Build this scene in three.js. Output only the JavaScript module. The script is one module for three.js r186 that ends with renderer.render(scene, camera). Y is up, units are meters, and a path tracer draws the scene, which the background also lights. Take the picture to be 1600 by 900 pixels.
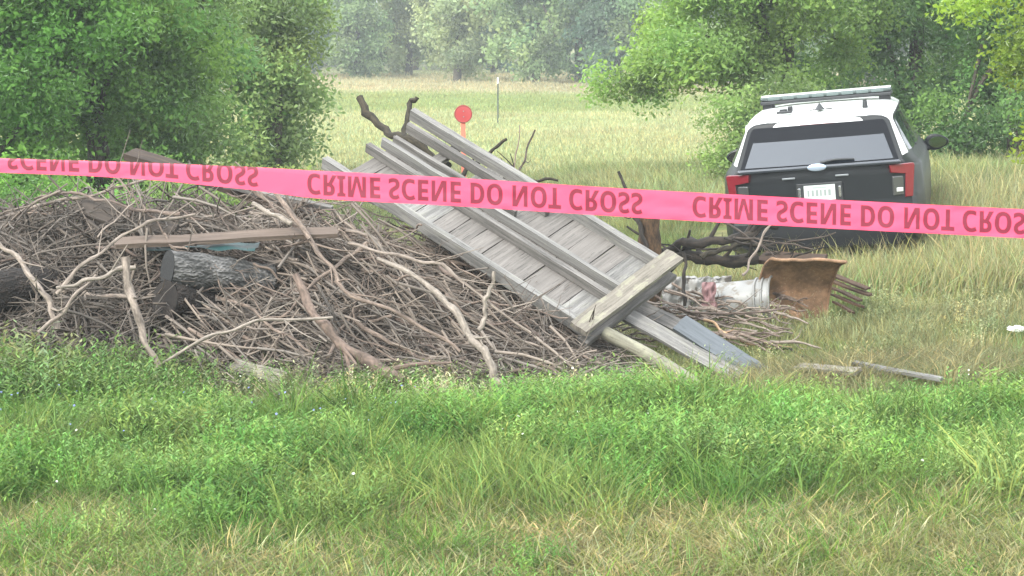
import * as THREE from 'three';
import { mergeGeometries } from 'three/addons/utils/BufferGeometryUtils.js';
import { RoundedBoxGeometry } from 'three/addons/geometries/RoundedBoxGeometry.js';
import { createNoise2D, createNoise3D } from 'simplex-noise';

// ---------------------------------------------------------------- camera, sky, sun, exposure
const V = (x, y, z) => new THREE.Vector3(x, y, z);
const EYE = 2.25, FOCAL = 2600, PITCH = Math.atan(340 / FOCAL);     // eye height above the pile's ground; focal length in photograph pixels
const scene = new THREE.Scene();
const camera = new THREE.PerspectiveCamera(2 * Math.atan(450 / FOCAL) * 180 / Math.PI, 16 / 9, 0.1, 900);
camera.position.set(0, EYE, 0);
camera.rotation.x = -PITCH;
camera.updateMatrixWorld();
const renderer = new THREE.WebGLRenderer({ antialias: true });
renderer.setSize(1024, 576);
renderer.toneMapping = THREE.LinearToneMapping;
renderer.toneMappingExposure = 3.0;
renderer.shadowMap.enabled = true;
const SUN = V(-0.6, 0.62, 0.48).normalize();
{ // thin bright overcast, brighter round the veiled sun
  const w = 256, h = 128, d = new Float32Array(w * h * 4);
  for (let j = 0; j < h; j++) for (let i = 0; i < w; i++) {
    const th = (j + 0.5) / h * Math.PI - Math.PI / 2, ph = (i + 0.5) / w * 2 * Math.PI - Math.PI;
    const dir = V(Math.cos(th) * Math.cos(ph), Math.sin(th), Math.cos(th) * Math.sin(ph));
    const up = Math.max(0, dir.y), s = Math.max(0, dir.dot(SUN));
    const L = 0.72 + 0.42 * up + 0.5 * Math.pow(s, 5), k = (j * w + i) * 4;
    d[k] = L * 0.95; d[k + 1] = L * 1.0; d[k + 2] = L * 1.05; d[k + 3] = 1;
  }
  const t = new THREE.DataTexture(d, w, h, THREE.RGBAFormat, THREE.FloatType);
  t.mapping = THREE.EquirectangularReflectionMapping; t.magFilter = THREE.LinearFilter; t.minFilter = THREE.LinearFilter; t.needsUpdate = true;
  scene.background = t; scene.environment = t;
}
const sun = new THREE.DirectionalLight(new THREE.Color(1.0, 0.96, 0.88), 1.5);
sun.position.copy(SUN).multiplyScalar(60); sun.target.position.set(0, 0, -16);
sun.castShadow = true; sun.shadow.radius = 26; sun.shadow.mapSize.set(2048, 2048);
Object.assign(sun.shadow.camera, { left: -40, right: 40, top: 40, bottom: -40, near: 1, far: 200 });
scene.add(sun, sun.target);
scene.fog = new THREE.FogExp2(new THREE.Color(0.86, 0.92, 0.93), 0.0014);

// ---------------------------------------------------------------- helpers
function rng(seed) { let a = seed | 0; return () => { a = (a + 0x6d2b79f5) | 0; let t = Math.imul(a ^ (a >>> 15), 1 | a); t = (t + Math.imul(t ^ (t >>> 7), 61 | t)) ^ t; return ((t ^ (t >>> 14)) >>> 0) / 4294967296; }; }
const n2 = createNoise2D(rng(11)), n3 = createNoise3D(rng(12));
const clamp = (x, a = 0, b = 1) => Math.min(b, Math.max(a, x)), mix = (a, b, t) => a + (b - a) * t;
const sst = (a, b, x) => { const t = clamp((x - a) / (b - a)); return t * t * (3 - 2 * t); };
const table = (pts, x) => { if (x <= pts[0][0]) return pts[0][1]; for (let i = 1; i < pts.length; i++) if (x <= pts[i][0]) return mix(pts[i - 1][1], pts[i][1], (x - pts[i - 1][0]) / (pts[i][0] - pts[i - 1][0])); return pts[pts.length - 1][1]; };
const CP = Math.cos(PITCH), SP = Math.sin(PITCH);
function at(px, py, dist) { // world point at ground distance dist on the sight line measured in the photograph
  const u = (px - 800) / FOCAL, v = (450 - py) / FOCAL, dy = v * CP - SP, dz = CP + v * SP;
  return V(u / dz * dist, EYE + dy / dz * dist, -dist);
}
const used = {};
function numbered(n) { used[n] = (used[n] ?? -1) + 1; return used[n] ? `${n}_${String(used[n]).padStart(3, '0')}` : n; }
function mesh(name, geo, mat, parent = scene) {
  const m = new THREE.Mesh(geo, mat); m.name = parent === scene ? numbered(name) : name; m.castShadow = m.receiveShadow = true; parent.add(m); return m;
}
function group(name, pos = V(0, 0, 0)) { const g = new THREE.Group(); g.name = numbered(name); g.position.copy(pos); scene.add(g); return g; }
function tag(o, label, category, grp, kind) { o.userData.label = label; o.userData.category = category; if (grp) o.userData.group = grp; if (kind) o.userData.kind = kind; return o; }
function instanced(name, geo, mat, list, parent = scene) { // list of [matrix, color]
  const m = new THREE.InstancedMesh(geo, mat, list.length); m.name = parent === scene ? numbered(name) : name;
  list.forEach(([x, c], i) => { m.setMatrixAt(i, x); if (c) m.setColorAt(i, c); });
  m.castShadow = m.receiveShadow = true; m.userData.kind = 'stuff'; parent.add(m); return m;
}
const rgb = (r, g, b) => new THREE.Color().setRGB(r, g, b);
function tex(w, h, f, srgb = true) { // f(u, v) -> [r, g, b] 0..1 (display values for colour maps)
  const d = new Uint8Array(w * h * 4);
  for (let j = 0; j < h; j++) for (let i = 0; i < w; i++) { const c = f(i / w, j / h), k = (j * w + i) * 4; for (let q = 0; q < 3; q++) d[k + q] = clamp(c[q]) * 255; d[k + 3] = 255; }
  const t = new THREE.DataTexture(d, w, h); t.wrapS = t.wrapT = THREE.RepeatWrapping; t.magFilter = THREE.LinearFilter; t.minFilter = THREE.LinearMipmapLinearFilter; t.generateMipmaps = true;
  if (srgb) t.colorSpace = THREE.SRGBColorSpace; t.needsUpdate = true; return t;
}
const tile = (u, v, fx, fy, s = 0) => { // noise that repeats on the unit square
  const a = u * 2 * Math.PI, rx = fx / (2 * Math.PI); return mix(n3(Math.cos(a) * rx + s, Math.sin(a) * rx, v * fy), n3(Math.cos(a) * rx + s, Math.sin(a) * rx, (v - 1) * fy), sst(0.75, 1, v));
};
const std = (o) => new THREE.MeshStandardMaterial({ roughness: 0.9, ...o }), phy = (o) => new THREE.MeshPhysicalMaterial({ roughness: 0.5, ...o });

// tapered tube through points, with radii; uv in metres
function tube(pts, r0, r1, seg = 10, rad = 6, wob = 0, cap = true) {
  const c = new THREE.CatmullRomCurve3(pts, false, 'centripetal'), len = c.getLength(), fr = c.computeFrenetFrames(seg, false);
  const pos = [], nor = [], uv = [], idx = [];
  for (let i = 0; i <= seg; i++) {
    const t = i / seg, p = c.getPointAt(t), r = mix(r0, r1, t) * (1 + (wob ? wob * n3(p.x * 9, p.y * 9, p.z * 9) : 0));
    for (let j = 0; j <= rad; j++) {
      const a = j / rad * 2 * Math.PI, n = fr.normals[i].clone().multiplyScalar(Math.cos(a)).addScaledVector(fr.binormals[i], Math.sin(a));
      const q = wob ? 1 + wob * 0.6 * n3(p.x * 7 + Math.cos(a) * 2, p.y * 7 + Math.sin(a) * 2, p.z * 7) : 1;
      pos.push(p.x + n.x * r * q, p.y + n.y * r * q, p.z + n.z * r * q); nor.push(n.x, n.y, n.z); uv.push(t * len, j / rad * 2 * Math.PI * Math.max(r0, 0.03));
    }
  }
  for (let i = 0; i < seg; i++) for (let j = 0; j < rad; j++) { const a = i * (rad + 1) + j, b = a + rad + 1; idx.push(a, a + 1, b, b, a + 1, b + 1); }
  if (cap) for (const [i, s] of [[0, -1], [seg, 1]]) {
    const p = c.getPointAt(i / seg), tg = fr.tangents[i], o = pos.length / 3;
    pos.push(p.x, p.y, p.z); nor.push(tg.x * s, tg.y * s, tg.z * s); uv.push(0, 0);
    for (let j = 0; j <= rad; j++) { const k = (i * (rad + 1) + j) * 3; pos.push(pos[k], pos[k + 1], pos[k + 2]); nor.push(tg.x * s, tg.y * s, tg.z * s); uv.push(0.01 * Math.cos(j), 0.01 * Math.sin(j)); }
    for (let j = 0; j < rad; j++) s > 0 ? idx.push(o, o + 1 + j, o + 2 + j) : idx.push(o, o + 2 + j, o + 1 + j);
  }
  const g = new THREE.BufferGeometry();
  g.setAttribute('position', new THREE.Float32BufferAttribute(pos, 3)); g.setAttribute('normal', new THREE.Float32BufferAttribute(nor, 3)); g.setAttribute('uv', new THREE.Float32BufferAttribute(uv, 2)); g.setIndex(idx); return g;
}
// board: length along x, width along z, thickness along y; grain along x, worn ends, slight warp
function board(len, wid, thk, seed = 1, warp = 0.006) {
  const g = new THREE.BoxGeometry(len, thk, wid, 14, 1, 3), p = g.attributes.position, nn = g.attributes.normal, uv = g.attributes.uv, off = seed * 0.37;
  for (let i = 0; i < p.count; i++) {
    let x = p.getX(i), y = p.getY(i), z = p.getZ(i);
    const nx = Math.abs(nn.getX(i)), ny = Math.abs(nn.getY(i));
    if (nx > 0.5) uv.setXY(i, y * 0.5 + off, z + off * 1.7); else if (ny > 0.5) uv.setXY(i, x * 0.5 + off, z + off * 1.7); else uv.setXY(i, x * 0.5 + off, y + wid + off * 1.7);
    const e = Math.abs(x) > len / 2 - 1e-4 ? Math.sign(x) * 0.012 * n2(z * 30 + seed, seed) : 0;
    p.setXYZ(i, x + e, y + warp * n2(x * 1.3 + seed * 3, seed) + warp * 0.3 * n2(x * 3, z * 9 + seed), z + warp * 0.6 * n2(x * 2 + seed, 7) + (Math.abs(z) > wid / 2 - 1e-4 ? 0.002 * n2(x * 14 + seed, z * 5) : 0));
  }
  g.computeVertexNormals(); return g;
}
// place an object with its x axis along a->b and its y axis near up
function along(o, a, b, up = V(0, 1, 0)) {
  const x = b.clone().sub(a).normalize(), z = x.clone().cross(up).normalize(), y = z.clone().cross(x);
  o.quaternion.setFromRotationMatrix(new THREE.Matrix4().makeBasis(x, y, z)); o.position.copy(a).lerp(b, 0.5); return o;
}

// ---------------------------------------------------------------- materials
const woodTex = (c0, c1, seed, lichen = 0) => tex(512, 256, (u, v) => {
  const g = 0.5 + 0.28 * tile(u, v, 3, 40, seed) + 0.2 * tile(u, v, 9, 110, seed + 5) + 0.16 * tile(u, v, 2, 5, seed + 9) + 0.1 * tile(u, v, 60, 120, seed + 3);
  const crack = tile(u, v, 5, 70, seed + 20) > 0.8 ? 0.72 : 1, k = lichen * sst(0.15, 0.6, tile(u, v, 9, 12, seed + 31) + 0.4 * tile(u, v, 40, 40, seed + 33));
  return [0, 1, 2].map((q) => mix(mix(c0[q], c1[q], g) * crack, [0.6, 0.6, 0.5][q], k));
});
const M = {
  grey: std({ map: woodTex([0.26, 0.25, 0.24], [0.5, 0.485, 0.465], 1), roughness: 0.85 }),
  grey2: std({ map: woodTex([0.32, 0.315, 0.305], [0.57, 0.56, 0.545], 2, 0.12), roughness: 0.85 }),
  slat: std({ map: woodTex([0.33, 0.315, 0.3], [0.49, 0.47, 0.45], 3), roughness: 0.85 }),
  lichen: std({ map: woodTex([0.34, 0.32, 0.29], [0.55, 0.525, 0.48], 4, 0.4), roughness: 0.95 }),
  brown: std({ map: woodTex([0.27, 0.23, 0.2], [0.46, 0.4, 0.355], 5), roughness: 0.9 }),
  dark: std({ map: woodTex([0.14, 0.11, 0.09], [0.32, 0.26, 0.21], 6), roughness: 0.9 }),
  slate: std({ map: woodTex([0.27, 0.29, 0.305], [0.37, 0.39, 0.41], 7), roughness: 0.7 }),
  red: std({ map: woodTex([0.17, 0.12, 0.085], [0.34, 0.25, 0.17], 8), roughness: 0.9 }),
};
const barkTex = (c0, c1, seed) => tex(256, 256, (u, v) => { const g = 0.5 + 0.35 * tile(u, v, 8, 26, seed) + 0.3 * tile(u, v, 30, 60, seed + 4) + 0.25 * tile(u, v, 4, 4, seed + 8); return [0, 1, 2].map((q) => mix(c0[q], c1[q], clamp(g))); });
const stickMats = [[[0.3, 0.26, 0.23], [0.53, 0.465, 0.415]], [[0.27, 0.23, 0.205], [0.48, 0.42, 0.38]], [[0.35, 0.315, 0.285], [0.58, 0.53, 0.485]], [[0.18, 0.155, 0.135], [0.36, 0.315, 0.28]]].map(([a, b], i) => std({ map: barkTex(a, b, 40 + i), roughness: 0.92 }));
const paleStick = std({ map: barkTex([0.4, 0.37, 0.335], [0.62, 0.575, 0.53], 50), roughness: 0.85 });
const darkStick = std({ map: barkTex([0.07, 0.06, 0.05], [0.22, 0.185, 0.15], 51), roughness: 0.92 });
const oliveStick = std({ map: barkTex([0.09, 0.08, 0.055], [0.25, 0.22, 0.16], 52), roughness: 0.9 });
const trunkBark = std({ map: barkTex([0.2, 0.18, 0.15], [0.45, 0.42, 0.37], 53), roughness: 0.95, bumpMap: barkTex([0, 0, 0], [1, 1, 1], 53), bumpScale: 0.01 });

// ---------------------------------------------------------------- terrain
function height(x, z) {
  const d = -z;
  let h = 0.035 * n2(x * 0.35, z * 0.35) + 0.02 * n2(x * 1.1 + 9, z * 1.1);
  h += table([[40, 0], [55, 0.1], [70, 0.35], [80, 0.62], [95, 1.0], [112, 1.42], [140, 2.3], [260, 7]], d);
  h += 0.095 * clamp(x - 3.3, -2.4, 3.2) * sst(11, 16, d) * (1 - sst(24, 34, d));
  h += 0.05 * clamp(d - 17, 0, 7) * sst(0.2, 2, x) * (1 - sst(26, 40, d));
  h += 0.14 * Math.exp(-(((x - 2.1) / 1.0) ** 2 + ((d - 14.8) / 0.7) ** 2));
  return h + 0.1 * n2(x * 0.07, z * 0.07) * sst(25, 50, d);
}
{
  const nx = 260, nz = 300, pos = [], uv = [], idx = [];
  for (let j = 0; j <= nz; j++) for (let i = 0; i <= nx; i++) {
    const t = j / nz, d = -14 + 34 * t + 300 * Math.pow(t, 4), s = (i / nx * 2 - 1), x = Math.sign(s) * (16 * Math.abs(s) + 160 * Math.pow(Math.abs(s), 4));
    pos.push(x, height(x, -d), -d); uv.push(x / 3, -d / 3);
  }
  for (let j = 0; j < nz; j++) for (let i = 0; i < nx; i++) { const a = j * (nx + 1) + i, b = a + nx + 1; idx.push(a, a + 1, b, b, a + 1, b + 1); }
  const g = new THREE.BufferGeometry(); g.setAttribute('position', new THREE.Float32BufferAttribute(pos, 3)); g.setAttribute('uv', new THREE.Float32BufferAttribute(uv, 2)); g.setIndex(idx); g.computeVertexNormals();
  const soil = tex(512, 512, (u, v) => { const a = 0.5 + 0.4 * tile(u, v, 10, 10, 60) + 0.3 * tile(u, v, 50, 50, 61), b = clamp(0.5 + tile(u, v, 5, 5, 62)); return [mix(0.3, 0.5, a), mix(0.32, 0.47, a) + 0.04 * b, mix(0.18, 0.3, a)]; });
  const m = mesh('ground', g, std({ map: soil, roughness: 1 })); m.userData.kind = 'structure'; m.userData.label = 'grassy ground of the roadside lot and the field beyond'; m.userData.category = 'ground';
}

// ---------------------------------------------------------------- brush pile mound
function mound(x, z) { // height of the heap above the ground
  const d = -z, ridge = table([[-6.5, 0.5], [-5.2, 1.0], [-4, 1.2], [-2.8, 1.25], [-1.8, 1.16], [-0.9, 1.0], [-0.2, 0.82], [0.3, 0.5], [0.75, 0.15], [1.0, 0]], x);
  const f = sst(11.0 + 0.2 * n2(x * 0.8, 3), 12.95, d) * (1 - sst(14.2, 16.2, d));
  return ridge * f * (0.92 + 0.16 * n2(x * 1.3, z * 1.3));
}
const top = (x, z) => height(x, z) + mound(x, z);
{
  const nx = 90, nz = 60, pos = [], idx = [], uv = [];
  for (let j = 0; j <= nz; j++) for (let i = 0; i <= nx; i++) { const x = -6.6 + i / nx * 7.7, z = -10.8 - j / nz * 5.5; pos.push(x, height(x, z) - 0.05 + 0.62 * mound(x, z) + 0.03 * n3(x * 6, 0, z * 6) * (mound(x, z) > 0.03 ? 1 : 0), z); uv.push(x, z); }
  for (let j = 0; j < nz; j++) for (let i = 0; i < nx; i++) { const a = j * (nx + 1) + i, b = a + nx + 1; idx.push(a, a + 1, b, b, a + 1, b + 1); }
  const g = new THREE.BufferGeometry(); g.setAttribute('position', new THREE.Float32BufferAttribute(pos, 3)); g.setAttribute('uv', new THREE.Float32BufferAttribute(uv, 2)); g.setIndex(idx); g.computeVertexNormals();
  const lit = tex(512, 512, (u, v) => { const a = clamp(0.5 + 0.5 * tile(u, v, 14, 40, 70) + 0.4 * tile(u, v, 60, 60, 71)); return [mix(0.13, 0.36, a), mix(0.105, 0.3, a), mix(0.085, 0.24, a)]; });
  tag(mesh('leaf_litter_heap', g, std({ map: lit, roughness: 1 })), 'rotting brown leaf litter and soil at the heart of the brush pile', 'litter', null, 'stuff');
}
const R = rng(77), rr = (a, b) => a + (b - a) * R(), pick = (a) => a[Math.floor(R() * a.length)], gs = () => (R() + R() + R() + R() - 2);
function slopeAt(x, z) { const e = 0.15; return V(-(top(x + e, z) - top(x - e, z)) / (2 * e), 1, -(top(x, z + e) - top(x, z - e)) / (2 * e)).normalize(); }
const PANEL = (() => { const D0 = at(915, 520, 12.25), A0 = at(1033, 407, 13.1), D1 = at(497, 252, 13.55), u = D1.clone().sub(D0), LEN = u.length(); u.normalize(); const w = A0.clone().sub(D0); w.addScaledVector(u, -w.dot(u)); const W = w.length(); w.normalize(); const n = w.clone().cross(u).normalize(); if (n.y < 0) n.negate(); return { D0, u, w, n, LEN, W }; })();
const inPanel = (p, m = 0.1) => { const q = p.clone().sub(PANEL.D0), a = q.dot(PANEL.u), b = q.dot(PANEL.w); return a > -m && a < PANEL.LEN + m && b > -m && b < PANEL.W + m && q.dot(PANEL.n) > -0.1 - m; };
// bulk of fine twigs
{
  const variants = [];
  for (let v = 0; v < 8; v++) {
    const pts = [V(-0.5, 0, 0)]; let y = 0, z = 0; for (let k = 1; k < 5; k++) { y += rr(-0.06, 0.06); z += rr(-0.07, 0.07); pts.push(V(-0.5 + k / 4, y, z)); }
    const parts = [tube(pts, 0.0105, 0.0045, 6, 4, 0, false)];
    for (let b = 0; b < 2; b++) { const k = 1 + Math.floor(R() * 3), p = pts[k]; parts.push(tube([p, p.clone().add(V(0.12, rr(-0.08, 0.1), rr(-0.1, 0.1))), p.clone().add(V(rr(0.2, 0.34), rr(-0.16, 0.2), rr(-0.2, 0.2)))], 0.006, 0.0025, 3, 3, 0, false)); }
    variants.push(mergeGeometries(parts));
  }
  const lists = variants.map(() => []);
  for (let i = 0; i < 8200; i++) {
    const x = rr(-6.2, 0.75), z = -rr(11.1, 14.9), m = mound(x, z); if (m < 0.05) continue;
    const n = slopeAt(x, z), ang = x > -2.2 ? (R() < 0.4 ? -0.55 + gs() * 0.7 : rr(-3.14, 3.14)) : rr(-3.14, 3.14);
    const t = V(Math.cos(ang), 0, -Math.sin(ang)); if (x > -2.2 && R() < 0.4) t.set(0.75, -0.55 + gs() * 0.3, rr(-0.2, 0.7));
    t.addScaledVector(n, -t.dot(n)).normalize(); t.addScaledVector(n, gs() * 0.55).normalize();
    const q = new THREE.Quaternion().setFromUnitVectors(V(1, 0, 0), t).multiply(new THREE.Quaternion().setFromAxisAngle(V(1, 0, 0), rr(0, 6.28)));
    const s = rr(0.45, 1.15); if ([-0.5, -0.2, 0.2, 0.5].some((e) => inPanel(V(x, height(x, z) + m * 0.95, z).addScaledVector(t, e * s), 0.06))) continue;
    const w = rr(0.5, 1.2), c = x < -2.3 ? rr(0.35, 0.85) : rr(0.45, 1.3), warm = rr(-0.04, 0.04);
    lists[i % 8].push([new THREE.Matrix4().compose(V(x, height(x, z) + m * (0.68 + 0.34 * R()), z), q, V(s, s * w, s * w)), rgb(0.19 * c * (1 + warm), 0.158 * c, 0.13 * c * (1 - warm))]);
  }
  // twig lengths of every bend joined in one object
  const tg = tag(group('brush_twigs'), 'tangled mass of fine bare twigs filling the brush pile', 'twigs', null, 'stuff');
  variants.forEach((g, i) => instanced('twig_mass', g, std({ color: 0xffffff, roughness: 0.95 }), lists[i], tg));
}
// countable sticks: each a stem with side twigs
function stick(name, pts, r0, r1, mat, label, grp, twigs = 2, seg = 12) {
  const g = group(name, pts[0]); const loc = []; pts.forEach((p, i) => { const a = p.clone().sub(pts[0]); loc.push(a); if (i < pts.length - 1) { const L = p.distanceTo(pts[i + 1]), j = Math.min(0.035, 0.06 * L) + 0.2 * Math.max(r0, r1), b = pts[i + 1].clone().sub(pts[0]); for (const t of [0.35, 0.7]) loc.push(a.clone().lerp(b, t).add(V(gs() * j, gs() * j, gs() * j))); } });
  mesh('stem', tube(loc, r0, r1, seg + 8, 7, 0.28), mat, g);
  const c = new THREE.CatmullRomCurve3(loc, false, 'centripetal');
  for (let k = 0; k < twigs; k++) {
    const t = rr(0.25, 0.9), p = c.getPointAt(t), tg = c.getTangentAt(t), L = rr(0.12, 0.4) * Math.min(1.2, c.getLength()), r = mix(r0, r1, t) * 0.5;
    const side = V(rr(-1, 1), rr(-0.2, 1), rr(-0.3, 1)).normalize(); const d1 = tg.clone().multiplyScalar(0.8).add(side.multiplyScalar(0.7)).normalize();
    mesh('side_twig', tube([p, p.clone().addScaledVector(d1, L * 0.5), p.clone().addScaledVector(d1, L).add(V(rr(-0.05, 0.05), rr(-0.04, 0.06), 0))], r, r * 0.35, 5, 5, 0.1), mat, g);
  }
  return tag(g, label, 'branch', grp);
}
const px = (list) => list.map(([x, y, d]) => at(x, y, x < 900 && d < 13.1 ? d - 0.48 : d));
{
  const labels = ['thin taupe stick lying loose on the brush pile', 'dull brown stick lying loose on the brush pile', 'pale grey stick lying loose on the brush pile', 'dark brown stick lying loose on the brush pile'];
  for (let i = 0; i < 300; i++) {
    const x = i < 170 ? rr(-2.3, 0.65) : rr(-5.2, 0), z = -rr(11.2, 13.7); if (mound(x, z) < 0.06) continue;
    const n = slopeAt(x, z); let t;
    if (x > -2.3 && R() < 0.6) t = V(0.8, -0.6 + gs() * 0.35, rr(-0.1, 0.6)); else { const a = rr(-3.14, 3.14); t = V(Math.cos(a), 0, Math.sin(a)); }
    t.addScaledVector(n, -t.dot(n)).normalize().addScaledVector(n, gs() * 0.35).normalize();
    const L = rr(0.5, 1.5), pts = [], side = t.clone().cross(n); let o = 0, h = 0;
    for (let k = 0; k < 5; k++) { const s = (k / 4 - 0.5) * L, p = V(x, 0, z).addScaledVector(t, s); p.y = top(x, z) + t.y * s + rr(0.0, 0.05); o += gs() * 0.1; h += gs() * 0.07; p.addScaledVector(side, o); p.y = Math.max(p.y + h, height(p.x, p.z) + 0.9 * mound(p.x, p.z)); pts.push(p); }
    if (pts.some((p) => inPanel(p, 0.03))) continue;
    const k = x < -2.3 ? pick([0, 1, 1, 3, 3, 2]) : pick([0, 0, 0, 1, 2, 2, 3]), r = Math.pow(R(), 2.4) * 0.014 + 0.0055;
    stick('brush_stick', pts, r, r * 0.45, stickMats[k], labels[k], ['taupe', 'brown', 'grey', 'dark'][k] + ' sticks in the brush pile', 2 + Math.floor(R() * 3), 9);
  }
}
// branches one can pick out
stick('fallen_branch', px([[462, 430, 12.1], [482, 478, 11.95], [520, 525, 11.8], [580, 568, 11.7], [632, 594, 11.6]]), 0.028, 0.046, std({ map: barkTex([0.29, 0.245, 0.215], [0.48, 0.41, 0.365], 54), roughness: 0.9 }), 'thick smooth brownish branch sloping down the front of the brush pile', null, 3);
stick('fallen_branch', px([[590, 404, 12.4], [650, 432, 12.2], [700, 476, 12], [742, 535, 11.75], [772, 578, 11.65], [778, 612, 11.6]]), 0.014, 0.032, paleStick, 'long pale barkless branch bending down to a white butt in the grass', null, 2, 16);
stick('fallen_branch', px([[772, 424, 12.0], [769, 446, 12.0], [757, 468, 11.95], [759, 494, 11.95], [747, 516, 11.9]]), 0.012, 0.02, paleStick, 'short crooked white twig in front of the weathered wood panel', null, 1, 14);
stick('fallen_branch', px([[-30, 362, 12.3], [20, 395, 12.2], [45, 430, 12.0], [78, 470, 11.9], [88, 515, 11.8]]), 0.012, 0.024, stickMats[2], 'grey forked branch arching over the dark hollow of the pile', null, 4, 14);
stick('fallen_branch', px([[196, 402, 11.85], [202, 455, 11.8], [222, 515, 11.7], [248, 575, 11.6]]), 0.03, 0.02, stickMats[2], 'upright cut stick leaning beside the sawn log', null, 1, 12);
stick('fallen_branch', px([[250, 570, 11.6], [335, 522, 11.65], [405, 500, 11.7], [520, 496, 11.8]]), 0.012, 0.01, paleStick, 'long thin pale twig arching low over the grass', null, 2, 16);
stick('fallen_branch', px([[88, 460, 11.9], [120, 420, 12.0], [175, 380, 12.2], [235, 345, 12.35], [305, 335, 12.5]]), 0.016, 0.009, stickMats[2], 'bowed grey branch curving up towards the brown plank', null, 3, 16);
stick('fallen_branch', px([[88, 450, 11.85], [130, 438, 11.9], [212, 418, 12.0]]), 0.012, 0.018, paleStick, 'short whitish stick lying across the grey forked branch', null, 1);
stick('fallen_branch', px([[60, 520, 11.7], [110, 470, 11.8], [150, 430, 11.95]]), 0.014, 0.01, stickMats[2], 'crossed grey stick rising from the grass by the hollow', null, 2);
stick('fallen_branch', px([[395, 318, 12.9], [425, 335, 12.7], [455, 350, 12.6]]), 0.018, 0.016, paleStick, 'stubby pale stick resting above the brown plank', null, 0);
stick('fallen_branch', px([[545, 380, 12.6], [600, 395, 12.4], [690, 412, 12.2], [760, 470, 12.0], [830, 520, 11.9]]), 0.013, 0.009, stickMats[2], 'long grey branch running along the lower rail of the wood panel', null, 4, 16);
stick('fallen_branch', px([[430, 300, 13], [500, 400, 12.4], [545, 460, 12.1], [640, 500, 11.9], [720, 550, 11.75]]), 0.02, 0.012, stickMats[0], 'long taupe branch crossing the middle of the brush pile', null, 5, 18);
stick('fallen_branch', px([[562, 152, 15.0], [572, 178, 14.9], [592, 196, 14.8], [622, 212, 14.6], [700, 260, 14.2]]), 0.036, 0.04, oliveStick, 'thick dark crooked branch poking past the high end of the wood panel', null, 0, 14);
stick('fallen_branch', px([[652, 152, 15.0], [641, 158, 15.0], [638, 178, 14.9], [632, 200, 14.8], [620, 260, 14.5]]), 0.022, 0.03, oliveStick, 'dark kinked branch stub standing above the wood panel', null, 0, 14);
stick('fallen_branch', px([[792, 217, 15.6], [772, 232, 15.6], [755, 250, 15.5], [730, 262, 15.4], [700, 300, 15.2]]), 0.014, 0.024, oliveStick, 'dark bent twig sticking up behind the wood panel', null, 2, 14);
stick('fallen_branch', px([[872, 282, 15.3], [825, 279, 15.3], [790, 262, 15.2], [755, 272, 15.0]]), 0.012, 0.022, oliveStick, 'dark twig reaching sideways behind the wood panel', null, 4, 14);
stick('fallen_branch', px([[836, 203, 15.8], [822, 240, 15.7], [808, 275, 15.5], [800, 330, 15.3]]), 0.008, 0.012, stickMats[3], 'slim upright twig behind the wood panel', null, 1, 10);
stick('fallen_branch', px([[812, 196, 16.2], [806, 240, 16.1], [800, 320, 15.9]]), 0.005, 0.008, stickMats[0], 'hair-thin dry stalk behind the wood panel', null, 1, 10);
stick('fallen_branch', px([[966, 268, 15.4], [980, 300, 15.3], [1000, 350, 15.1], [1008, 400, 15.0]]), 0.014, 0.022, darkStick, 'dark straight twig leaning above the pink tape by the dark stump', null, 1, 10);
stick('fallen_branch', px([[1205, 350, 14.8], [1180, 395, 14.7], [1160, 430, 14.6]]), 0.01, 0.012, stickMats[2], 'pale slanting twig resting on the white bucket', null, 0, 8);
stick('fallen_branch', px([[1068, 395, 14.5], [1069, 440, 14.4], [1070, 478, 14.3]]), 0.016, 0.016, darkStick, 'short dark upright stake against the crumpled white sheet', null, 0, 8);
stick('fallen_branch', px([[1035, 395, 15.6], [1060, 376, 15.5], [1090, 382, 15.4], [1150, 372, 15.4], [1215, 352, 15.5]]), 0.045, 0.05, darkStick, 'dark arched branch above the white bucket', null, 3, 16);
stick('fallen_branch', px([[1020, 420, 15.7], [1075, 398, 15.6], [1130, 408, 15.5], [1185, 404, 15.4]]), 0.06, 0.06, darkStick, 'dark rotten limb lying behind the white bucket', null, 4, 14);
stick('fallen_branch', px([[1095, 402, 15.3], [1130, 388, 15.3], [1165, 380, 15.4], [1200, 384, 15.5]]), 0.03, 0.02, oliveStick, 'mossy brown limb lying among dark branches behind the bucket', null, 4, 14);
stick('fallen_branch', px([[1190, 535, 13.2], [1235, 545, 13.0], [1262, 562, 12.9], [1285, 592, 12.7]]), 0.012, 0.009, darkStick, 'thin dark twig drooping into the dry grass beside the slate plank', null, 1, 12);
stick('fallen_branch', px([[1060, 480, 13.8], [1120, 490, 13.6], [1180, 488, 13.5], [1235, 480, 13.5]]), 0.012, 0.008, stickMats[1], 'brown twig lying below the white bucket', null, 3, 12);
stick('fallen_branch', px([[1100, 500, 13.5], [1150, 528, 13.2], [1205, 545, 13.0]]), 0.012, 0.01, std({ map: barkTex([0.5, 0.4, 0.3], [0.72, 0.6, 0.47], 57), roughness: 0.9 }), 'tan reed-like twig lying beside the slate plank', null, 2, 12);
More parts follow.
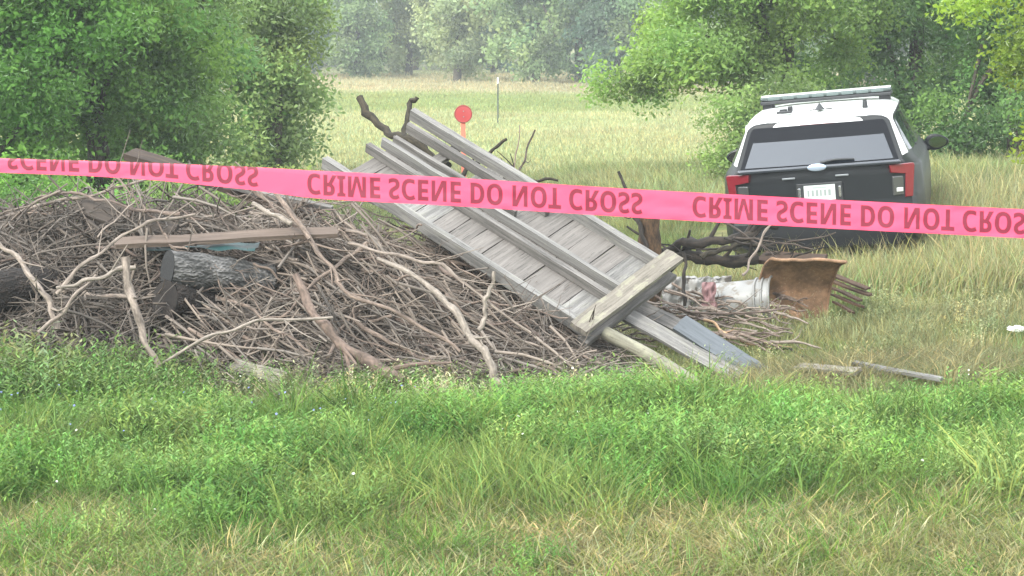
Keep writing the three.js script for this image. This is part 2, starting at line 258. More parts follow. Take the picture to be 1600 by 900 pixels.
for (let i = 0; i < 84; i++) { // litter of dark sticks behind the bucket and round its foot
  const back = i < 20, x0 = back ? rr(1000, 1260) : rr(1010, 1250), y0 = back ? rr(362, 412) : rr(462, 540), d = back ? rr(15, 16.2) : mix(14.6, 12.9, (y0 - 462) / 78), L = rr(40, 110), a = back ? rr(-0.5, 0.7) : rr(-0.2, 0.6);
  const q = px([[x0 - L / 2, y0 - Math.sin(a) * L / 2, d + 0.1], [x0, y0 + rr(-6, 6), d], [x0 + L / 2, y0 + Math.sin(a) * L / 2, d - 0.1]]);
  q.forEach((p) => { p.y = Math.max(p.y, height(p.x, p.z) + 0.02); });
  stick('ground_stick', q, rr(0.007, 0.016), 0.006, back ? pick([darkStick, darkStick, stickMats[3]]) : pick([stickMats[0], stickMats[1], stickMats[2]]), back ? 'dark stick in the tangle behind the white bucket' : 'dry stick on the ground between panel and rusty shell', back ? 'dark sticks behind the bucket' : 'dry sticks below the bucket', 2, 8);
}

// ---------------------------------------------------------------- weathered wood panel
{
  const D0 = at(915, 520, 12.25), A0 = at(1033, 407, 13.1), D1 = at(497, 252, 13.55);
  const u = D1.clone().sub(D0).normalize(), w0 = A0.clone().sub(D0), w = w0.clone().addScaledVector(u, -w0.dot(u)), W = w.length(); w.normalize();
  const n = w.clone().cross(u).normalize(); if (n.y < 0) n.negate();
  const LEN = D1.distanceTo(D0);
  const g = tag(group('wood_panel', D0), 'grey weathered wood panel of long rails and crosswise slats leaning on the brush pile', 'panel');
  // local frame: x along the rails (up the slope), y out of the face, z across
  const zAxis = u.clone().cross(n); const sgn = Math.sign(zAxis.dot(w)); g.quaternion.setFromRotationMatrix(new THREE.Matrix4().makeBasis(u, n, zAxis));
  console.log('panel', LEN.toFixed(2), W.toFixed(2), 'normal', n.toArray().map((v) => v.toFixed(2)).join(' '));
  const put = (name, geo, mat, x, y, z, rx = 0) => { const m = mesh(name, geo, mat, g); m.position.set(x, y, z * sgn); m.rotation.y = rx; return m; };
  const rail = (z, x0, x1, seed, mat, y = 0, wid = 0.04, h = 0.085) => put('rail', board(x1 - x0, wid, h, seed, 0.005), mat, (x0 + x1) / 2, y, z);
  rail(0.03, -0.02, LEN * 0.985, 1, M.grey2, 0, 0.055, 0.11);
  rail(W * 0.4, 0.0, LEN * 0.955, 2, M.grey, 0, 0.045);
  rail(W * 0.53, 0.02, LEN * 0.945, 3, M.grey2);
  rail(W * 0.62, 1.25, LEN * 0.93, 7, M.grey, -0.005, 0.04);
  rail(W * 0.82, 1.1, LEN * 0.95, 4, M.grey, -0.01, 0.05);
  rail(W - 0.045, 0.06, LEN * 0.985, 5, M.grey2, 0, 0.06, 0.1);
  const SR = rng(5); let x = 0.14, k = 0;
  while (x < LEN - 0.2) {
    const s = 0.15 + SR() * 0.08, skip = (x > LEN * 0.74 && SR() < 0.45);
    if (!skip) { const cut = x > LEN * 0.62 ? 0.62 : 1; const m = put('slat', board(W * cut - 0.03, s - 0.008, 0.02, 20 + k, 0.004), SR() < 0.7 ? M.slat : M.grey2, x + s / 2, -0.056 - SR() * 0.006, W * cut / 2, 0); m.rotation.y = Math.PI / 2 + (SR() - 0.5) * 0.02; }
    x += s; k++;
  }
  // a gap cut through the slats beside the lower rail
  const e = put('end_board', board(W + 0.13, 0.155, 0.042, 41, 0.006), M.lichen, 0.03, 0.07, W / 2 - 0.01); e.rotation.y = Math.PI / 2;
  const e2 = put('end_board', board(W + 0.05, 0.09, 0.045, 42, 0.004), M.grey, 0.0, -0.09, W / 2); e2.rotation.y = Math.PI / 2;
  const c = put('cross_brace', board(W * 0.95, 0.09, 0.04, 43, 0.004), M.grey, LEN * 0.8, -0.09, W / 2); c.rotation.y = Math.PI / 2;
}
// timbers under and round the panel
function plank(name, a, b, wid, thk, mat, label, category = 'plank', up = V(0, 1, 0), seed = 1, warp = 0.008) {
  const m = mesh(name, board(a.distanceTo(b), wid, thk, seed, warp), mat); along(m, a, b, up); return tag(m, label, category);
}
{
  const p = tube(px([[945, 520, 12.35], [1000, 548, 12.2], [1060, 583, 12.05], [1112, 617, 11.85]]), 0.052, 0.05, 16, 14, 0.04);
  tag(mesh('timber_post', p, std({ map: woodTex([0.37, 0.36, 0.31], [0.56, 0.55, 0.48], 12, 0.3), roughness: 0.9 })), 'round pale timber post sloping from under the panel into the grass', 'post');
}
plank('weathered_plank', at(978, 492, 12.7), at(1160, 592, 12.15), 0.12, 0.035, M.grey2, 'narrow pale board between the round post and the slate plank', 'plank', V(-0.15, 0.75, 0.6), 51);
plank('weathered_plank', at(1062, 505, 12.75), at(1190, 586, 12.3), 0.17, 0.03, M.slate, 'blue-grey flat plank sliding down into the grass', 'plank', V(-0.1, 0.75, 0.55), 52);
plank('weathered_plank', at(940, 450, 13.3), at(1120, 540, 12.8), 0.14, 0.03, M.grey, 'dull grey board half hidden behind the blue-grey plank', 'plank', V(-0.1, 0.8, 0.5), 53);
const onGround = (X, Y, d, k = 0.05) => { const p = at(X, Y, d); p.y = Math.max(height(p.x, p.z) + k, p.y); return p; };
plank('weathered_plank', onGround(1245, 594, 12.15, 0.11), onGround(1340, 622, 11.8, 0.13), 0.1, 0.03, M.lichen, 'short pale board lying in the grass beyond the slate plank', 'plank', V(0, 1, 0.3), 54);
plank('weathered_plank', onGround(1330, 606, 12.1, 0.13), onGround(1470, 648, 11.5, 0.1), 0.05, 0.022, M.grey2, 'long thin pale batten lying in the dry grass', 'plank', V(0, 1, 0.3), 55);
plank('weathered_plank', at(363, 570, 11.35), at(442, 594, 11.15), 0.12, 0.03, M.lichen, 'broken whitish board end lying at the foot of the brush pile', 'plank', V(0, 0.8, 0.6), 56);
plank('brown_plank', at(180, 380, 12.1), at(528, 362, 12.3), 0.13, 0.035, M.brown, 'long brown plank lying across the top of the sawn log', 'plank', V(0, 1, 0.35), 57);
plank('brown_plank', at(128, 318, 12.9), at(268, 366, 12.5), 0.2, 0.04, std({ map: woodTex([0.2, 0.175, 0.155], [0.31, 0.275, 0.245], 14), roughness: 0.9 }), 'wide dusty brown board at the rear of the brush pile', 'plank', V(0, 0.7, 0.7), 58);
plank('brown_plank', at(204, 240, 14.2), at(490, 335, 13.4), 0.16, 0.06, M.dark, 'long dark plank slanting behind the pink tape', 'plank', V(0, 1, 0.3), 59);
plank('brown_plank', at(350, 290, 13.6), at(520, 325, 13.2), 0.05, 0.03, M.grey, 'thin pale lath lying on the long dark plank', 'plank', V(0, 1, 0.3), 60);
plank('brown_plank', at(1190, 402, 15.6), at(1285, 408, 15.3), 0.3, 0.04, M.red, 'rotten reddish board lying behind the rusty shell', 'plank', V(0, 1, 0.25), 61);
for (let i = 0; i < 5; i++) plank('splintered_slat', at(1296 + i * 2, 428 + i * 11, 15.1 - i * 0.1), at(1356 - i * 6 + (i % 2) * 10, 452 + i * 9, 14.6 - i * 0.05), 0.06, 0.018, M.red, 'splintered rusty-brown slat fanned out beside the rusty shell', 'slat', V(0.1 * i, 1, 0.3), 62 + i).userData.group = 'splintered slats beside the shell';
{ // teal sheet under the brown plank
  const s = new THREE.PlaneGeometry(0.8, 0.3, 30, 8), p = s.attributes.position; for (let i = 0; i < p.count; i++) p.setZ(i, 0.02 * n2(p.getX(i) * 3, p.getY(i) * 5)); s.rotateX(-Math.PI / 2 + 0.05); s.computeVertexNormals();
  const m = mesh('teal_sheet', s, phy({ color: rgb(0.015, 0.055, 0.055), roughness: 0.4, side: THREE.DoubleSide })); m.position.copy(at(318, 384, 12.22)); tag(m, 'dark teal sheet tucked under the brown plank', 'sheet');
}
{ // sawn logs
  const bark = std({ map: barkTex([0.13, 0.13, 0.125], [0.5, 0.49, 0.48], 80), bumpMap: barkTex([0, 0, 0], [1, 1, 1], 80), bumpScale: 0.02, roughness: 0.95 });
  const bark2 = std({ map: barkTex([0.07, 0.056, 0.047], [0.22, 0.185, 0.16], 81), bumpMap: barkTex([0, 0, 0], [1, 1, 1], 81), bumpScale: 0.02, roughness: 0.95 });
  const endTex = (c0, c1, s) => tex(256, 256, (u, v) => { const r = Math.hypot(u - 0.5, v - 0.5) * 2, g = 0.5 + 0.3 * Math.sin(r * 60 + 3 * n2(u * 4, v * 4)) + 0.4 * n2(u * 9 + s, v * 9); return [0, 1, 2].map((q) => mix(c0[q], c1[q], clamp(g))); });
  const log = (a, b, r, m, em, label) => {
    const g = group('sawn_log', a), d = b.clone().sub(a); const L = d.length();
    const body = tube([V(0, 0, 0), d.clone().multiplyScalar(0.4).add(V(0, 0.01, 0)), d.clone()], r, r * 0.93, 14, 22, 0.09, false); mesh('bark', body, m, g);
    const e = new THREE.CircleGeometry(r * 0.98, 24); e.rotateY(-Math.PI / 2); for (const [k, s] of [[0, 1], [1, -1]]) { const c = mesh('cut_end', e, em, g); along(c, V(0, 0, 0), d.clone().multiplyScalar(s)); c.position.copy(d).multiplyScalar(k).addScaledVector(d, -s * 0.004 / L); }
    return tag(g, label, 'log');
  };
  log(at(262, 420, 11.9), at(420, 440, 12.3), 0.14, bark, std({ map: endTex([0.09, 0.09, 0.09], [0.19, 0.19, 0.19], 1), roughness: 0.9 }), 'silvery barked log with a dark sawn end under the brown plank');
  log(at(258, 468, 11.8), at(440, 496, 12.7), 0.14, bark2, std({ map: endTex([0.08, 0.065, 0.055], [0.17, 0.14, 0.12], 2), roughness: 0.9 }), 'dark brown rotten log lying below the silvery barked log');
  log(at(-40, 460, 11.8), at(150, 440, 12.6), 0.15, bark2, std({ map: endTex([0.12, 0.1, 0.08], [0.28, 0.22, 0.18], 3), roughness: 0.9 }), 'dark log behind the grey forked branch');
}
{ // dark stump standing behind the panel's low end
  const b = at(1015, 405, 15.2); b.y = height(b.x, b.z) - 0.05; const t = at(1013, 325, 15.2);
  const g = group('tree_stump', b); mesh('trunk', tube([V(0, 0, 0), V(0.01, (t.y - b.y) * 0.5, 0), V(-0.01, t.y - b.y, 0)], 0.12, 0.085, 12, 16, 0.15), std({ map: barkTex([0.16, 0.12, 0.08], [0.36, 0.27, 0.18], 83), roughness: 0.95 }), g);
  mesh('broken_limb', tube([V(0, 0.35, 0), V(0.1, 0.5, 0), V(0.14, 0.68, 0.02)], 0.035, 0.02, 6, 7, 0.1), darkStick, g);
  mesh('broken_limb', tube([V(0, 0.3, 0), V(-0.13, 0.45, 0), V(-0.16, 0.62, 0.02)], 0.03, 0.015, 6, 7, 0.1), darkStick, g);
  tag(g, 'dark brown broken stump standing behind the low end of the wood panel', 'stump');
}
{ // white bucket on its side
  const a = at(1116, 452, 14.7), b = at(1192, 448, 14.55), r = 0.2, g = group('plastic_bucket', a), L = a.distanceTo(b) + 0.1; const s = b.clone().sub(a).normalize();
  g.quaternion.setFromUnitVectors(V(0, 1, 0), s); g.position.y = height(a.x, a.z) + 0.21;
  const tx = tex(256, 256, (u, v) => { const a1 = 0.5 + 0.05 * tile(u, v, 6, 6, 90), dirt = sst(0.25, 0.65, tile(u, v, 8, 8, 91) + 0.5 * tile(u, v, 40, 40, 92)); return [mix(a1, 0.36, dirt * 0.7), mix(a1, 0.33, dirt * 0.7), mix(a1 * 0.98, 0.28, dirt * 0.7)]; });
  const wm = phy({ map: tx, roughness: 0.45, side: THREE.DoubleSide });
  const pr = [[0.001, 0], [0.82, 0], [0.85, 0.02], [0.93, L * 0.7]].map(([x, y]) => new THREE.Vector2(x * r, y)); mesh('wall', new THREE.LatheGeometry([...pr, new THREE.Vector2(r * 0.99, L)], 40), wm, g);
  for (const [y, k] of [[L * 0.74, 1.02], [L * 0.86, 1.04], [L * 0.985, 1.08]]) mesh('rim_ring', new THREE.TorusGeometry(r * k * 0.95, 0.011, 8, 40).rotateX(Math.PI / 2).translate(0, y, 0), wm, g);
  tag(g, 'dirty white plastic bucket lying on its side against the rusty shell', 'bucket');
}
{ // crumpled white sheet beside the bucket
  const s = new THREE.PlaneGeometry(0.62, 0.75, 40, 40), p = s.attributes.position;
  for (let i = 0; i < p.count; i++) { const x = p.getX(i), v = p.getY(i) + 0.375; const bend = v > 0.45 ? 1 : 0; const cr = 0.035 * n2(x * 6, v * 6) + 0.02 * n2(x * 16, v * 14); p.setXYZ(i, x, 0.42 * Math.min(1, v / 0.42) + cr * 0.5 - bend * (v - 0.45) * 0.15, bend ? -(v - 0.45) : cr + 0.1 * (1 - v / 0.45)); }
  s.computeVertexNormals();
  const tx = tex(256, 256, (u, v) => { const d = sst(0.0, 0.6, tile(u, v, 7, 7, 95) + 0.6 * tile(u, v, 30, 30, 96)); return [mix(0.52, 0.36, d), mix(0.515, 0.34, d), mix(0.5, 0.315, d)]; });
  const m = mesh('crumpled_sheet', s, phy({ map: tx, roughness: 0.5, side: THREE.DoubleSide })), q = at(1088, 470, 14.75); m.position.set(q.x, height(q.x, q.z) + 0.03, q.z); tag(m, 'crumpled muddy white plastic sheet behind the dark upright stake', 'sheet');
  const c = new THREE.PlaneGeometry(0.12, 0.24, 14, 20), cp = c.attributes.position; for (let i = 0; i < cp.count; i++) cp.setXYZ(i, cp.getX(i) * (1 + 0.3 * n2(cp.getY(i) * 9, 1)), cp.getY(i), 0.03 * n2(cp.getX(i) * 20, cp.getY(i) * 9)); c.computeVertexNormals();
  const k = mesh('pink_rag', c, std({ color: rgb(0.2, 0.115, 0.115), side: THREE.DoubleSide })); const kp = at(1108, 462, 14.35); k.position.copy(kp); k.rotation.x = -0.25; tag(k, 'small faded pink rag hanging in front of the white bucket', 'rag');
}
{ // rusty half drum shell, open side to the camera
  const L = 0.66, r = 0.43, g = group('rusty_shell', V(0, 0, 0)), c = at(1254, 478, 14.3); c.y = height(c.x, c.z) + 0.2; g.position.copy(c); g.rotation.set(-0.38, 0.12, -0.03);
  const rust = tex(512, 512, (u, v) => { const a = clamp(0.5 + 0.45 * tile(u, v, 5, 5, 100) + 0.3 * tile(u, v, 18, 18, 101) + 0.2 * tile(u, v, 60, 60, 102)), sp = tile(u, v, 26, 26, 103) > 0.8 ? 1 : 0; return [mix(mix(0.43, 0.61, a), 0.66, sp * 0.6), mix(mix(0.33, 0.475, a), 0.58, sp * 0.6), mix(mix(0.245, 0.36, a), 0.48, sp * 0.6)]; });
  const rm = std({ map: rust, roughness: 0.75, metalness: 0.1, side: THREE.DoubleSide }), prof = (t) => { const a = mix(1.75, 4.3, t); return [r * Math.sin(a) * 1.0, -r * Math.cos(a)]; };
  const pos = [], uv = [], idx = [], nu = 30, nv = 24;
  for (let i = 0; i <= nu; i++) for (let j = 0; j <= nv; j++) { const t = j / nv, X = (i / nu - 0.5) * L, a = mix(-0.12, -2.5, t), q = r * (1 + 0.03 * n2(X * 4, t * 3)) * (1 + 0.06 * i / nu); pos.push(X, q * Math.cos(a * 1 + 0.35) * 0.85, -0.0 + q * Math.sin(a + 0.35) + 0.1); uv.push(X, t); }
  for (let i = 0; i < nu; i++) for (let j = 0; j < nv; j++) { const a = i * (nv + 1) + j, b = a + nv + 1; idx.push(a, b, a + 1, b, b + 1, a + 1); }
  const q = new THREE.BufferGeometry(); q.setAttribute('position', new THREE.Float32BufferAttribute(pos, 3)); q.setAttribute('uv', new THREE.Float32BufferAttribute(uv, 2)); q.setIndex(idx); q.computeVertexNormals();
  mesh('curved_wall', q, rm, g);
  const edge = (i0, i1, j0, j1, n) => { const o = []; for (let k = 0; k <= n; k++) { const i = Math.round(mix(i0, i1, k / n)), j = Math.round(mix(j0, j1, k / n)), s = (i * (nv + 1) + j) * 3; o.push(V(pos[s], pos[s + 1], pos[s + 2])); } return o; };
  const lm = std({ map: rust, color: rgb(1, 1, 1), roughness: 0.7 });
  mesh('rolled_rim', tube(edge(0, nu, 0, 0, 10), 0.016, 0.016, 14, 8), lm, g); mesh('rolled_rim', tube(edge(nu, nu, 0, nv, 12), 0.014, 0.014, 20, 8), lm, g); mesh('rolled_rim', tube(edge(0, 0, 0, nv, 12), 0.012, 0.012, 20, 8), lm, g);
  tag(g, 'rusty orange-brown half drum shell lying open in the grass beside the bucket', 'metal drum');
}
for (const [X, Y, d, s, l] of [[1588, 514, 13.6, 0.05, 'white scrap of litter in the dry grass near the tall weeds'], [1434, 480, 15.6, 0.05, 'tiny white paper scrap on the mown grass beyond the rusty shell']]) {
  const g = new THREE.IcosahedronGeometry(s, 2), p = g.attributes.position; for (let i = 0; i < p.count; i++) { const k = 1 + 0.4 * n3(p.getX(i) * 20, p.getY(i) * 20, p.getZ(i) * 20); p.setXYZ(i, p.getX(i) * k * 1.3, p.getY(i) * k * 0.55, p.getZ(i) * k); } g.computeVertexNormals();
  const m = mesh('paper_scrap', g, std({ color: rgb(0.8, 0.8, 0.78) })); const q = at(X, Y, d); m.position.set(q.x, Math.max(q.y, height(q.x, q.z) + 0.02), q.z); tag(m, l, 'litter');
}
function creased(g, ang = 0.6) { // smooth normals except across sharp edges
  const p = g.attributes.position, map = new Map(), fn = [], a = V(), b = V(), c = V();
  for (let i = 0; i < p.count; i += 3) { a.fromBufferAttribute(p, i); b.fromBufferAttribute(p, i + 1); c.fromBufferAttribute(p, i + 2); const n = b.sub(a).cross(c.sub(a)).normalize().clone(); for (let k = 0; k < 3; k++) { fn.push(n); const key = [p.getX(i + k), p.getY(i + k), p.getZ(i + k)].map((v) => v.toFixed(4)).join(); if (!map.has(key)) map.set(key, []); map.get(key).push(i + k); } }
  const N = new Float32Array(p.count * 3), cs = Math.cos(ang);
  for (const l of map.values()) for (const i of l) { const s = V(); for (const j of l) if (fn[i].dot(fn[j]) > cs) s.add(fn[j]); s.normalize(); N.set([s.x, s.y, s.z], i * 3); }
  g.setAttribute('normal', new THREE.BufferAttribute(N, 3)); return g;
}
// ---------------------------------------------------------------- police car seen from behind (x right, y up, -z forward; rear at z = 0)
{
  const c0 = at(1292, 448, 17.3), g = group('police_suv', V(c0.x, height(c0.x, c0.z - 2), c0.z));
  g.rotation.order = 'YXZ'; g.rotation.set(0.05, -0.25, 0.088); g.scale.setScalar(1.03);
  g.position.y = height(c0.x, c0.z) - 0.02;
  const black = phy({ color: rgb(0.012, 0.014, 0.016), roughness: 0.4, specularIntensity: 0.45, clearcoat: 0.1, clearcoatRoughness: 0.1 }), white = phy({ color: rgb(0.82, 0.83, 0.82), roughness: 0.35, clearcoat: 0.6, clearcoatRoughness: 0.1 });
  const glass = phy({ color: rgb(0.014, 0.02, 0.03), roughness: 0.05, specularIntensity: 1, ior: 1.85 }), rubber = std({ color: rgb(0.02, 0.02, 0.02), roughness: 0.8 }), trim = phy({ color: rgb(0.02, 0.022, 0.024), roughness: 0.5 });
  const chrome = std({ color: rgb(0.6, 0.62, 0.64), metalness: 1, roughness: 0.25 }), redLens = phy({ color: rgb(0.16, 0.008, 0.016), roughness: 0.18, clearcoat: 1 }), clearLens = phy({ color: rgb(0.5, 0.52, 0.5), roughness: 0.15, clearcoat: 1 });
  const ST = [ // s, half width, belt height, top height, top half width, bottom, rake
    [0.0, 0.9, 1.220, 1.7, 0.705, 0.42, 1], [0.1, 0.945, 1.230, 1.715, 0.720, 0.38, 0.92], [0.4, 1.020, 1.230, 1.735, 0.735, 0.3, 0.6], [0.9, 1.040, 1.220, 1.755, 0.750, 0.27, 0.12], [1.6, 1.045, 1.210, 1.77, 0.760, 0.25, 0],
    [2.4, 1.045, 1.200, 1.755, 0.755, 0.25, 0], [2.75, 1.045, 1.195, 1.7, 0.735, 0.25, 0], [3.5, 1.045, 1.1, 1.19, 0.74, 0.25, 0], [4.3, 1.02, 1.0, 1.09, 0.7, 0.27, 0], [4.75, 0.93, 0.93, 1.02, 0.62, 0.3, 0], [4.98, 0.82, 0.82, 0.88, 0.55, 0.36, 0]];
  const NP = 13;
  function ring(s) {
    let i = 1; while (i < ST.length - 1 && s > ST[i][0]) i++;
    const A = ST[i - 1], B = ST[i], t = clamp((s - A[0]) / (B[0] - A[0])), q = A.map((v, k) => mix(v, B[k], t)), [, w, b, T, tw, yb, rk] = q, h = T - b;
    const P = [[0, yb], [0.8 * w, yb], [0.96 * w, yb + 0.09], [1.0 * w, 0.58], [1.0 * w, 0.82], [0.985 * w, b - 0.06], [0.955 * w, b - 0.005], [mix(0.92 * w, tw, 0.02), b + 0.04 * Math.min(1, h / 0.5)], [mix(0.92 * w, tw, 0.78), b + h * 0.72], [mix(0.92 * w, tw, 0.98), b + h * 0.88], [tw * 0.9, b + h * 0.965], [tw * 0.5, b + h * 1.005], [0, b + h * 1.015]];
    return P.map(([x, y]) => { let z = -s; if (rk) { z -= rk * (y > b ? (y - b) * 0.62 : 0); z += rk * (y < 0.72 ? 0.07 * sst(0.74, 0.66, y) : 0) - rk * 0.02 * (x / w) ** 2; } return V(x, y, z); });
  }
  function point(s, t) { const r = ring(s), i = Math.min(NP - 2, Math.floor(t)), f = t - i; return r[i].clone().lerp(r[i + 1], f); }
  function patch(s0, s1, t0, t1, side, off, nu = 10, nv = 8, sh = null) { // piece of the skin lifted by off
    const pos = [], idx = [];
    for (let i = 0; i <= nu; i++) for (let j = 0; j <= nv; j++) {
      let s = mix(s0, s1, i / nu), t = mix(t0, t1, j / nv); if (sh) [s, t] = sh(i / nu, j / nv);
      const p = point(s, t), ds = point(s + 0.01, t).sub(point(s - 0.01, t)), dt = point(s, Math.min(t + 0.05, 11.99)).sub(point(s, Math.max(t - 0.05, 0))), n = dt.cross(ds).normalize(); if (n.x < 0 && t < 9) n.negate(); if (t >= 9 && n.y < 0) n.negate();
      p.addScaledVector(n, off); pos.push(p.x * side, p.y, p.z);
    }
    for (let i = 0; i < nu; i++) for (let j = 0; j < nv; j++) { const a = i * (nv + 1) + j, b = a + nv + 1; side > 0 ? idx.push(a, a + 1, b, b, a + 1, b + 1) : idx.push(a, b, a + 1, b, b + 1, a + 1); }
    const q = new THREE.BufferGeometry(); q.setAttribute('position', new THREE.Float32BufferAttribute(pos, 3)); q.setIndex(idx); q.computeVertexNormals(); return q;
  }
  { // painted skin: side loft, then the closed tail and nose
    const SS = []; for (let s = 0; s <= 4.98; s += 0.083) SS.push(s); SS.push(4.98); const pos = [], idx = [], W = NP * 2;
    for (const s of SS) { const r = ring(s); for (let k = 0; k < NP; k++) pos.push(r[k].x, r[k].y, r[k].z); for (let k = NP - 1; k >= 0; k--) pos.push(-r[k].x, r[k].y, r[k].z); }
    for (let i = 0; i < SS.length - 1; i++) for (let k = 0; k < W - 1; k++) { const a = i * W + k, b = a + W; idx.push(a, a + 1, b, b, a + 1, b + 1); }
    for (const [o, f] of [[0, 1], [(SS.length - 1) * W, 0]]) for (let k = 0; k < NP - 1; k++) { const a = o + k, b = o + k + 1, c = o + W - 1 - k, d = c - 1; f ? idx.push(a, c, b, b, c, d) : idx.push(a, b, c, b, d, c); }
    let q = new THREE.BufferGeometry(); q.setAttribute('position', new THREE.Float32BufferAttribute(pos, 3)); q.setIndex(idx); q = q.toNonIndexed(); q.computeVertexNormals();
    // smooth along gentle turns, keep the tail edge crisp
    mesh('body', creased(q), black, g);
  }
  // tail panels: strips across the rear, slightly bowed
  function tail(y0, y1, k0, k1, off, nv = 6, x0 = -1, x1 = 1) {
    const r = ring(0), pos = [], idx = [], nu = 24, wy = (y) => { for (let i = 0; i < NP - 1; i++) if (y >= r[i].y - 1e-6 && y <= r[i + 1].y && i > 0) { const f = (y - r[i].y) / Math.max(1e-6, r[i + 1].y - r[i].y); return [mix(r[i].x, r[i + 1].x, f), mix(r[i].z, r[i + 1].z, f)]; } return [r[10].x, r[10].z]; };
    for (let j = 0; j <= nv; j++) { const y = mix(y0, y1, j / nv), [w, z] = wy(y), k = mix(k0, k1, j / nv); for (let i = 0; i <= nu; i++) { const a = mix(x0, x1, i / nu) * k; pos.push(a * w, y, z + off + 0.05 * (1 - a * a)); } }
    for (let j = 0; j < nv; j++) for (let i = 0; i < nu; i++) { const a = j * (nu + 1) + i, b = a + nu + 1; idx.push(a, a + 1, b, b, a + 1, b + 1); }
    const q = new THREE.BufferGeometry(); q.setAttribute('position', new THREE.Float32BufferAttribute(pos, 3)); q.setIndex(idx); q.computeVertexNormals(); return q;
  }
  const gate = mesh('tailgate', tail(0.7, 1.24, 0.985, 0.985, 0.012, 8), black, g);
  mesh('rear_window', tail(1.275, 1.515, 0.9, 0.875, 0.022, 10), glass, g);
  { const wp = mesh('rear_wiper', tube([V(0.02, 1.285, 0.035), V(0.16, 1.305, 0.03), V(0.36, 1.3, 0.02)], 0.016, 0.01, 8, 6), trim, g); wp.position.set(0, 0, 0.0); }
  mesh('window_surround', tail(1.245, 1.655, 0.955, 0.95, 0.012, 10), phy({ color: rgb(0.008, 0.009, 0.012), roughness: 0.7, specularIntensity: 0.25 }), g);
  mesh('rear_bumper', tail(0.44, 0.7, 0.99, 0.985, 0.012, 6), phy({ color: rgb(0.01, 0.011, 0.012), roughness: 0.7, specularIntensity: 0.3 }), g);
  { const b = new RoundedBoxGeometry(1.62, 0.045, 0.07, 4, 0.02); const m = mesh('ledge_trim', b, phy({ color: rgb(0.03, 0.035, 0.045), roughness: 0.18, clearcoat: 1 }), gate); m.position.set(0, 1.245, 0.052); }
  { const o = new THREE.SphereGeometry(1, 24, 12); o.scale(0.095, 0.038, 0.014); const m = mesh('oval_emblem', o, phy({ color: rgb(0.42, 0.5, 0.62), roughness: 0.2, metalness: 0.4 }), gate); m.position.set(-0.01, 1.248, 0.094); }
  for (const [x, w] of [[-0.3, 0.13], [0.23, 0.13]]) { const m = mesh('chrome_badge', new RoundedBoxGeometry(w, 0.018, 0.008, 2, 0.004), std({ color: rgb(0.32, 0.34, 0.36), metalness: 0.8, roughness: 0.35 }), gate); m.position.set(x, 1.15, 0.066); }
  { // number plate in its recess
    const fr = mesh('plate_recess', new RoundedBoxGeometry(0.46, 0.2, 0.02, 3, 0.01), trim, gate); fr.position.set(0, 0.99, 0.057);
    const cv = document.createElement('canvas'); cv.width = 256; cv.height = 128; const x = cv.getContext('2d'); x.fillStyle = '#b9c0bd'; x.fillRect(0, 0, 256, 128); x.fillStyle = '#868f8b';
    for (let k = 0; k < 6; k++) x.fillRect(28 + k * 34, 40, 16 + (k % 3) * 3, 52); x.fillStyle = '#98a29e'; x.fillRect(70, 14, 116, 14);
    const t = new THREE.CanvasTexture(cv); t.colorSpace = THREE.SRGBColorSpace; const p = mesh('number_plate', new THREE.BoxGeometry(0.31, 0.155, 0.006), phy({ map: t, roughness: 0.4 }), gate); p.position.set(0, 0.99, 0.072);
    for (const s of [-1, 1]) { const l = mesh('plate_lamp', new RoundedBoxGeometry(0.025, 0.11, 0.012, 2, 0.004), chrome, gate); l.position.set(s * 0.2, 0.99, 0.07); }
  }
  for (const s of [-1, 1]) {
    const l = new THREE.Group(); l.name = 'tail_light'; g.add(l);
    const sh = new THREE.Shape(); sh.moveTo(-0.11, 0.15); sh.lineTo(0.115, 0.15); sh.quadraticCurveTo(0.135, 0.15, 0.13, 0.12); sh.lineTo(0.1, -0.17); sh.lineTo(0.035, -0.17); sh.lineTo(0.05, 0.06); sh.lineTo(-0.1, 0.085); sh.closePath();
    const e = new THREE.ExtrudeGeometry(sh, { depth: 0.05, bevelEnabled: true, bevelSize: 0.008, bevelThickness: 0.008, bevelSegments: 2 }); if (s < 0) { e.scale(-1, 1, 1); const ix = e.index; if (!ix) { const p = e.attributes.position; for (let i = 0; i < p.count; i += 3) { for (const at2 of [e.attributes.position, e.attributes.normal, e.attributes.uv]) { const n = at2.itemSize; for (let k = 0; k < n; k++) { const a = at2.array[(i + 1) * n + k]; at2.array[(i + 1) * n + k] = at2.array[(i + 2) * n + k]; at2.array[(i + 2) * n + k] = a; } } } } }
    mesh('red_lens', e, redLens, l);
    const b = mesh('clear_lens', new RoundedBoxGeometry(0.12, 0.2, 0.04, 3, 0.015), phy({ color: rgb(0.05, 0.052, 0.052), roughness: 0.15, clearcoat: 1 }), l); b.position.set(s * -0.03, -0.06, 0.02);
    const r = mesh('reverse_lamp', new RoundedBoxGeometry(0.07, 0.045, 0.03, 3, 0.01), clearLens, l); r.position.set(s * -0.02, -0.1, 0.035);
    l.position.set(s * 0.79, 1.06, -0.03); l.rotation.y = s * 0.35;
  }
  for (const s of [-1, 1]) for (const z of [1.0, 1.88, 2.98]) mesh('door_seam', patch(z - 0.006, z + 0.006, 3.1, 6.9, s, 0.003, 1, 10), rubber, g);
  // white roof cap, spoiler and D pillars
  { const q = patch(0.02, 2.7, 9.0, 12, 1, 0.006, 30, 10), q2 = patch(0.02, 2.7, 9.0, 12, -1, 0.006, 30, 10); mesh('roof', mergeGeometries([q, q2]), white, g); }
